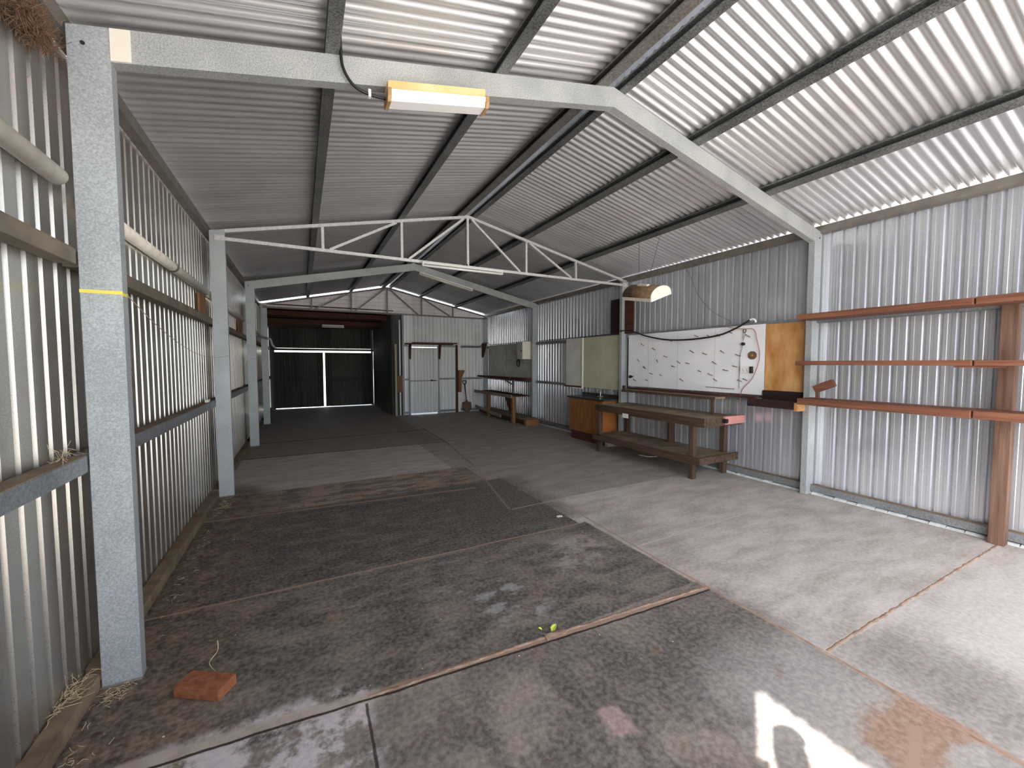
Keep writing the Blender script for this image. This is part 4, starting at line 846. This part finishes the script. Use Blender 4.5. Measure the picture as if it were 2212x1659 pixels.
for i in range(80):
    x, y = rr.uniform(-0.8, 2.6), rr.uniform(0.6, 5.2); s = rr.uniform(0.0015, 0.004)
    T = Matrix.Translation((x, y, s*0.5)) @ Matrix.Rotation(rr.uniform(0, 6), 4, 'Z'); mb.box(-s, s, -s*0.6, s*0.6, -s*0.5, s*0.4, T)
tag(obj('floor_crumbs', mb, M_STRAW), 'scattered pale crumbs and chips on the stained floor', 'debris', kind='stuff')
# low crumbly ridges of dirt in the joints
def ridge(pts, w, h, label, seed, name='dirt_ridge'):
    rr = random.Random(seed); P = []; 
    for (x0, y0), (x1, y1) in zip(pts[:-1], pts[1:]):
        n = max(2, int(math.hypot(x1-x0, y1-y0)/0.03)); P += [(x0+(x1-x0)*i/n, y0+(y1-y0)*i/n) for i in range(n)]
    P.append(pts[-1]); vs = []; fs = []
    for i, (x, y) in enumerate(P):
        a, b = P[max(i-1, 0)], P[min(i+1, len(P)-1)]; d = Vector((b[0]-a[0], b[1]-a[1])).normalized(); nx, ny = -d.y, d.x
        ww = w*rr.uniform(0.6, 1.3); hh = h*rr.uniform(0.3, 1.2); j = rr.uniform(-1, 1)*w*0.25
        for t, z in ((-1, -0.001), (-0.4, hh*0.8), (0.2, hh), (1, -0.001)): vs.append((x+nx*(t*ww+j), y+ny*(t*ww+j), z))
    for i in range(len(P)-1):
        for k_ in range(3): fs.append((i*4+k_, i*4+k_+1, i*4+k_+5, i*4+k_+4))
    mb = MB(); mb.raw(vs, fs); return tag(obj(name, mb, M_DIRT, smooth=True), label, 'dirt', kind='stuff')
ridge([(0.25, 1.965), (1.27, 1.93), (2.0, 1.885), (2.53, 1.845)], 0.011, 0.007, 'raised brown dirt in the long front floor joint', 1)
ridge([(1.22, 1.935), (1.30, 1.93), (1.36, 1.925)], 0.03, 0.010, 'small heap of dirt under the yellow leaf', 2)
ridge([(2.55, 1.112), (3.4, 1.11), (5.36, 1.105)], 0.011, 0.005, 'raised pale dirt in the joint leading to the shelf post', 3)
ridge([(2.50, 0.3), (2.53, 1.1), (2.53, 1.84)], 0.009, 0.004, 'thin dirt line in the long central joint', 4)

# ---------------------------------------------------------------- the photographer, behind the phone
M_SKIN = mat('skin', (0.45, 0.27, 0.19), 0.6, 0, var=0.05); M_SHIRT = mat('blue_shirt', (0.08, 0.12, 0.22), 0.9, 0, var=0.1); M_JEAN = mat('dark_trousers', (0.04, 0.045, 0.06), 0.9, 0, var=0.1); M_HAIR = mat('dark_hair', (0.03, 0.02, 0.015), 0.8, 0)
fwh = Vector((math.sin(YAW), math.cos(YAW), 0)); rth = Vector((math.cos(YAW), -math.sin(YAW), 0))
PB = rth*0.13-fwh*0.27                                                     # where the person stands
def PP(r, f, z): v = PB+rth*r+fwh*f; return (v.x, v.y, z)
def skin(name, verts, edges, radii, root, m, parent, sub=2):
    me = bpy.data.meshes.new(name); off = root_loc(parent)
    me.from_pydata([tuple(Vector(v)-off) for v in verts], edges, []); me.materials.append(m)
    o = bpy.data.objects.new(name, me); C.objects.link(o); o.parent = parent
    sk = o.modifiers.new('skin', 'SKIN')
    if not me.skin_vertices: me.attributes  # layer is made with the modifier
    for i, r in enumerate(radii):
        rr_ = r if isinstance(r, tuple) else (r, r); me.skin_vertices[0].data[i].radius = rr_
    me.skin_vertices[0].data[root].use_root = True
    sk.use_smooth_shade = True; ss = o.modifiers.new('sub', 'SUBSURF'); ss.levels = sub; ss.render_levels = sub
    return o
person = thing('person', 'person in a blue shirt standing in the doorway holding a phone up', 'person', (PB.x, PB.y, 0))
V = [PP(0, 0, 0.98), PP(0, 0, 1.18), PP(0, 0.0, 1.38), PP(0, 0.03, 1.56), PP(0, 0.08, 1.64), PP(0, 0.12, 1.74), PP(0, 0.13, 1.84)]
Ed = [(0, 1), (1, 2), (2, 3), (3, 4), (4, 5), (5, 6)]; Rd = [(0.17, 0.12), (0.15, 0.11), (0.18, 0.12), (0.07, 0.065), 0.055, (0.075, 0.09), (0.06, 0.075)]
for s_ in (-1, 1):
    k0 = len(V); hx_ = -0.235 if s_ < 0 else -0.03; V += [PP(0.19*s_, 0, 1.47), PP(0.27*s_, 0.09, 1.25), PP(hx_+0.02*s_, 0.19, 1.50), PP(hx_, 0.215, 1.56)]
    Ed += [(2, k0), (k0, k0+1), (k0+1, k0+2), (k0+2, k0+3)]; Rd += [0.06, 0.045, 0.028, 0.03]
    k1 = len(V); V += [PP(0.10*s_, 0, 0.88), PP(0.12*s_, 0.01, 0.50), PP(0.13*s_, -0.02, 0.09), PP(0.15*s_, 0.14, 0.045)]
    Ed += [(0, k1), (k1, k1+1), (k1+1, k1+2), (k1+2, k1+3)]; Rd += [0.09, 0.06, 0.042, 0.04]
skin('body', V, Ed, Rd, 0, M_SKIN, person)
for s_ in (-1, 1):
    base = Vector(PP(-0.235 if s_ < 0 else -0.03, 0.215, 1.57))
    for i in range(5):
        a = base+Vector((0, 0, -0.01+0.016*i)); b_ = a-rth*0.012*s_+fwh*(0.005); c_ = b_-rth*(0.030+0.004*(i % 3))*s_
        obj('finger', MB().tube([a, b_, c_], 0.008, 8, [0.009, 0.009, 0.007]), M_SKIN, person, smooth=True)
skin('shirt', [PP(0, 0, 0.96), PP(0, 0, 1.18), PP(0, 0, 1.38), PP(0, 0.01, 1.48), PP(-0.19, 0, 1.47), PP(-0.25, 0.08, 1.32), PP(0.19, 0, 1.47), PP(0.25, 0.08, 1.32)], [(0, 1), (1, 2), (2, 3), (2, 4), (4, 5), (2, 6), (6, 7)], [(0.19, 0.14), (0.17, 0.13), (0.20, 0.14), 0.08, 0.075, 0.065, 0.075, 0.065], 0, M_SHIRT, person)
skin('trousers', [PP(0, 0, 0.97)]+[PP(x, f, z) for x, f, z in ((-.10, 0, .88), (-.12, .01, .5), (-.13, -.02, .12), (.10, 0, .88), (.12, .01, .5), (.13, -.02, .12))], [(0, 1), (1, 2), (2, 3), (0, 4), (4, 5), (5, 6)], [(0.185, 0.135), 0.105, 0.075, 0.065, 0.105, 0.075, 0.065], 0, M_JEAN, person)
skin('hair', [PP(0, 0.11, 1.80), PP(0, 0.13, 1.88)], [(0, 1)], [(0.09, 0.10), (0.06, 0.07)], 0, M_HAIR, person)
ph = MB(); T = cam.matrix_world.copy(); ph.box(-0.075, 0.075, -0.037, 0.037, 0.012, 0.020, T)
tag(obj('phone', ph, M_BLACK, bevel=0.003), 'black phone held up sideways in both hands', 'phone')

# ---------------------------------------------------------------- writing: none is legible in the photograph
